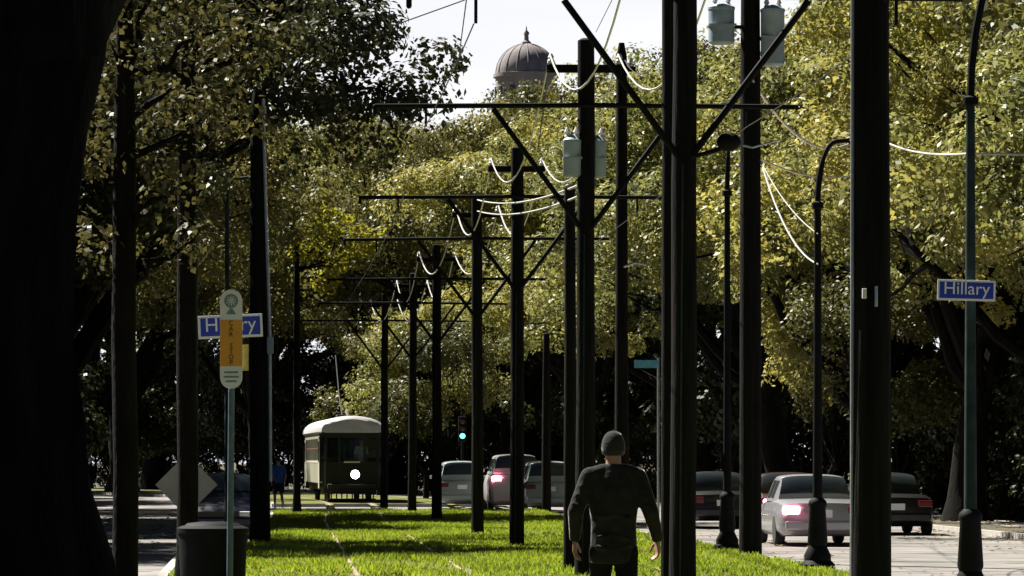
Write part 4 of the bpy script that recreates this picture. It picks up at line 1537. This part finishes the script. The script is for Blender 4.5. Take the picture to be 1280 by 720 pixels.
def small_person(loc, rz, label, shirt):
    t = thing("person", label, "person", loc, rz)
    mb = MB()
    mb.ell((0, .02, 1.6), (.075, .09, .11), 12, 8)
    mb.cap((0, .1, 1.6), (0, .108, 1.575), .012)
    mb.tube([(0, 0, 1.38), (0, 0.01, 1.55)], [.07, .055], 10)
    erings(mb, [(0, 0, .84, .13, .09), (0, 0, 1.05, .14, .09), (0, 0, 1.3, .16, .1), (0, 0, 1.42, .08, .07)])
    L = {-1: ((-.09, 0, .9), (-.1, .1, .48), (-.1, .1, .08)), 1: ((.09, 0, .9), (.1, -.05, .48), (.1, -.25, .12))}
    A = {-1: ((-.17, 0, 1.38), (-.24, -.05, 1.12), (-.22, .08, .9)), 1: ((.17, 0, 1.38), (.24, -.04, 1.12), (.24, .1, .92))}
    for sx in (-1, 1):
        h_, k_, a_ = L[sx]
        mb.cap(h_, k_, .08, .055); mb.cap(k_, a_, .055, .038)
        s_, e_, w_ = A[sx]
        mb.cap((sx * .05, 0, 1.4), s_, .055); mb.cap(s_, e_, .05, .04); mb.cap(e_, w_, .04, .027)
        hand(mb, w_, (0, .1, -1), (-sx * .25, 1, 0), (-sx, 0, 0), .5)
    fuse("body", mb, M_skin, t, .012, 3)
    mb = MB()
    erings(mb, [(0, 0, .86, .17, .12), (0, 0, 1.05, .165, .115), (0, 0, 1.3, .185, .12), (0, 0, 1.4, .13, .09), (0, 0, 1.44, .07, .065)])
    for sx in (-1, 1):
        s_, e_, w_ = [Vector(q) for q in A[sx]]
        mb.cap((sx * .06, 0, 1.39), s_, .06, .068); mb.cap(s_, s_.lerp(e_, .8), .068, .06)
    fuse("shirt", mb, shirt, t, .014, 3)
    mb = MB()
    erings(mb, [(0, 0, .8, .155, .11), (0, 0, .95, .16, .11)])
    for sx in (-1, 1):
        h_, k_, a_ = [Vector(q) for q in L[sx]]
        mb.cap(h_, h_.lerp(k_, .85), .092, .078)
    fuse("shorts", mb, mat("dark_shorts", (.015, .015, .018), .9), t, .014, 3)
    for sx in (-1, 1):
        a_ = Vector(L[sx][2])
        m_ = MB().cap(a_ + Vector((0, -.02, -.03)), a_ + Vector((0, .15, -.04)), .042, .036)
        m_.build("shoe", M_white, t, smooth=True)
        MB().tube([a_ + Vector((0, 0, -.01)), a_ + Vector((0, 0, .14))], .046, 10).build("sock", M_white, t, smooth=True)
    MB().ell((0, .0, 1.64), (.082, .092, .09), 12, 8).build("hair", mat("dark_hair", (.015, .011, .008), .7), t, smooth=True)


small_person((XX(348, 133), 133, 0), 0.2, "small distant person in blue shirt and dark shorts beside the left kerb pole", mat("blue_shirt", (.02, .1, .38), .8, var=.2, vscale=10))
small_person((XX(452, 152.9), 153.5, .72), PI, "tram driver in a pale shirt behind the tram's front window", mat("pale_shirt", (.5, .5, .48), .8))

# tall weed stalks by the track left of the man
rng = random.Random(8)
for px, Y, n, lb in ((700, 36.5, 7, "sunlit clump of long grass stalks by the left hand of the walking man"),
                     (648, 37.5, 4, "small clump of bent grass stalks farther left of the walking man")):
    mb = MB()
    for i in range(n):
        a = rng.uniform(-.3, 2.2)
        L = rng.uniform(.5, .75)
        d = Vector((math.cos(a), math.sin(a) * .4, 0))
        p0 = Vector((rng.uniform(-.05, .05), rng.uniform(-.05, .05), 0))
        pts = [p0 + d * L * .9 * q ** 1.5 + Vector((0, 0, L * (q - .25 * q * q))) for q in (0, .25, .5, .75, 1)]
        mb.tube(pts, [.007, .007, .006, .004, .001], 4)
    o = mb.build("weed", M_blade, None, False, (XX(px, Y) - .2, Y, 0))
    tag(o, lb, "weed")
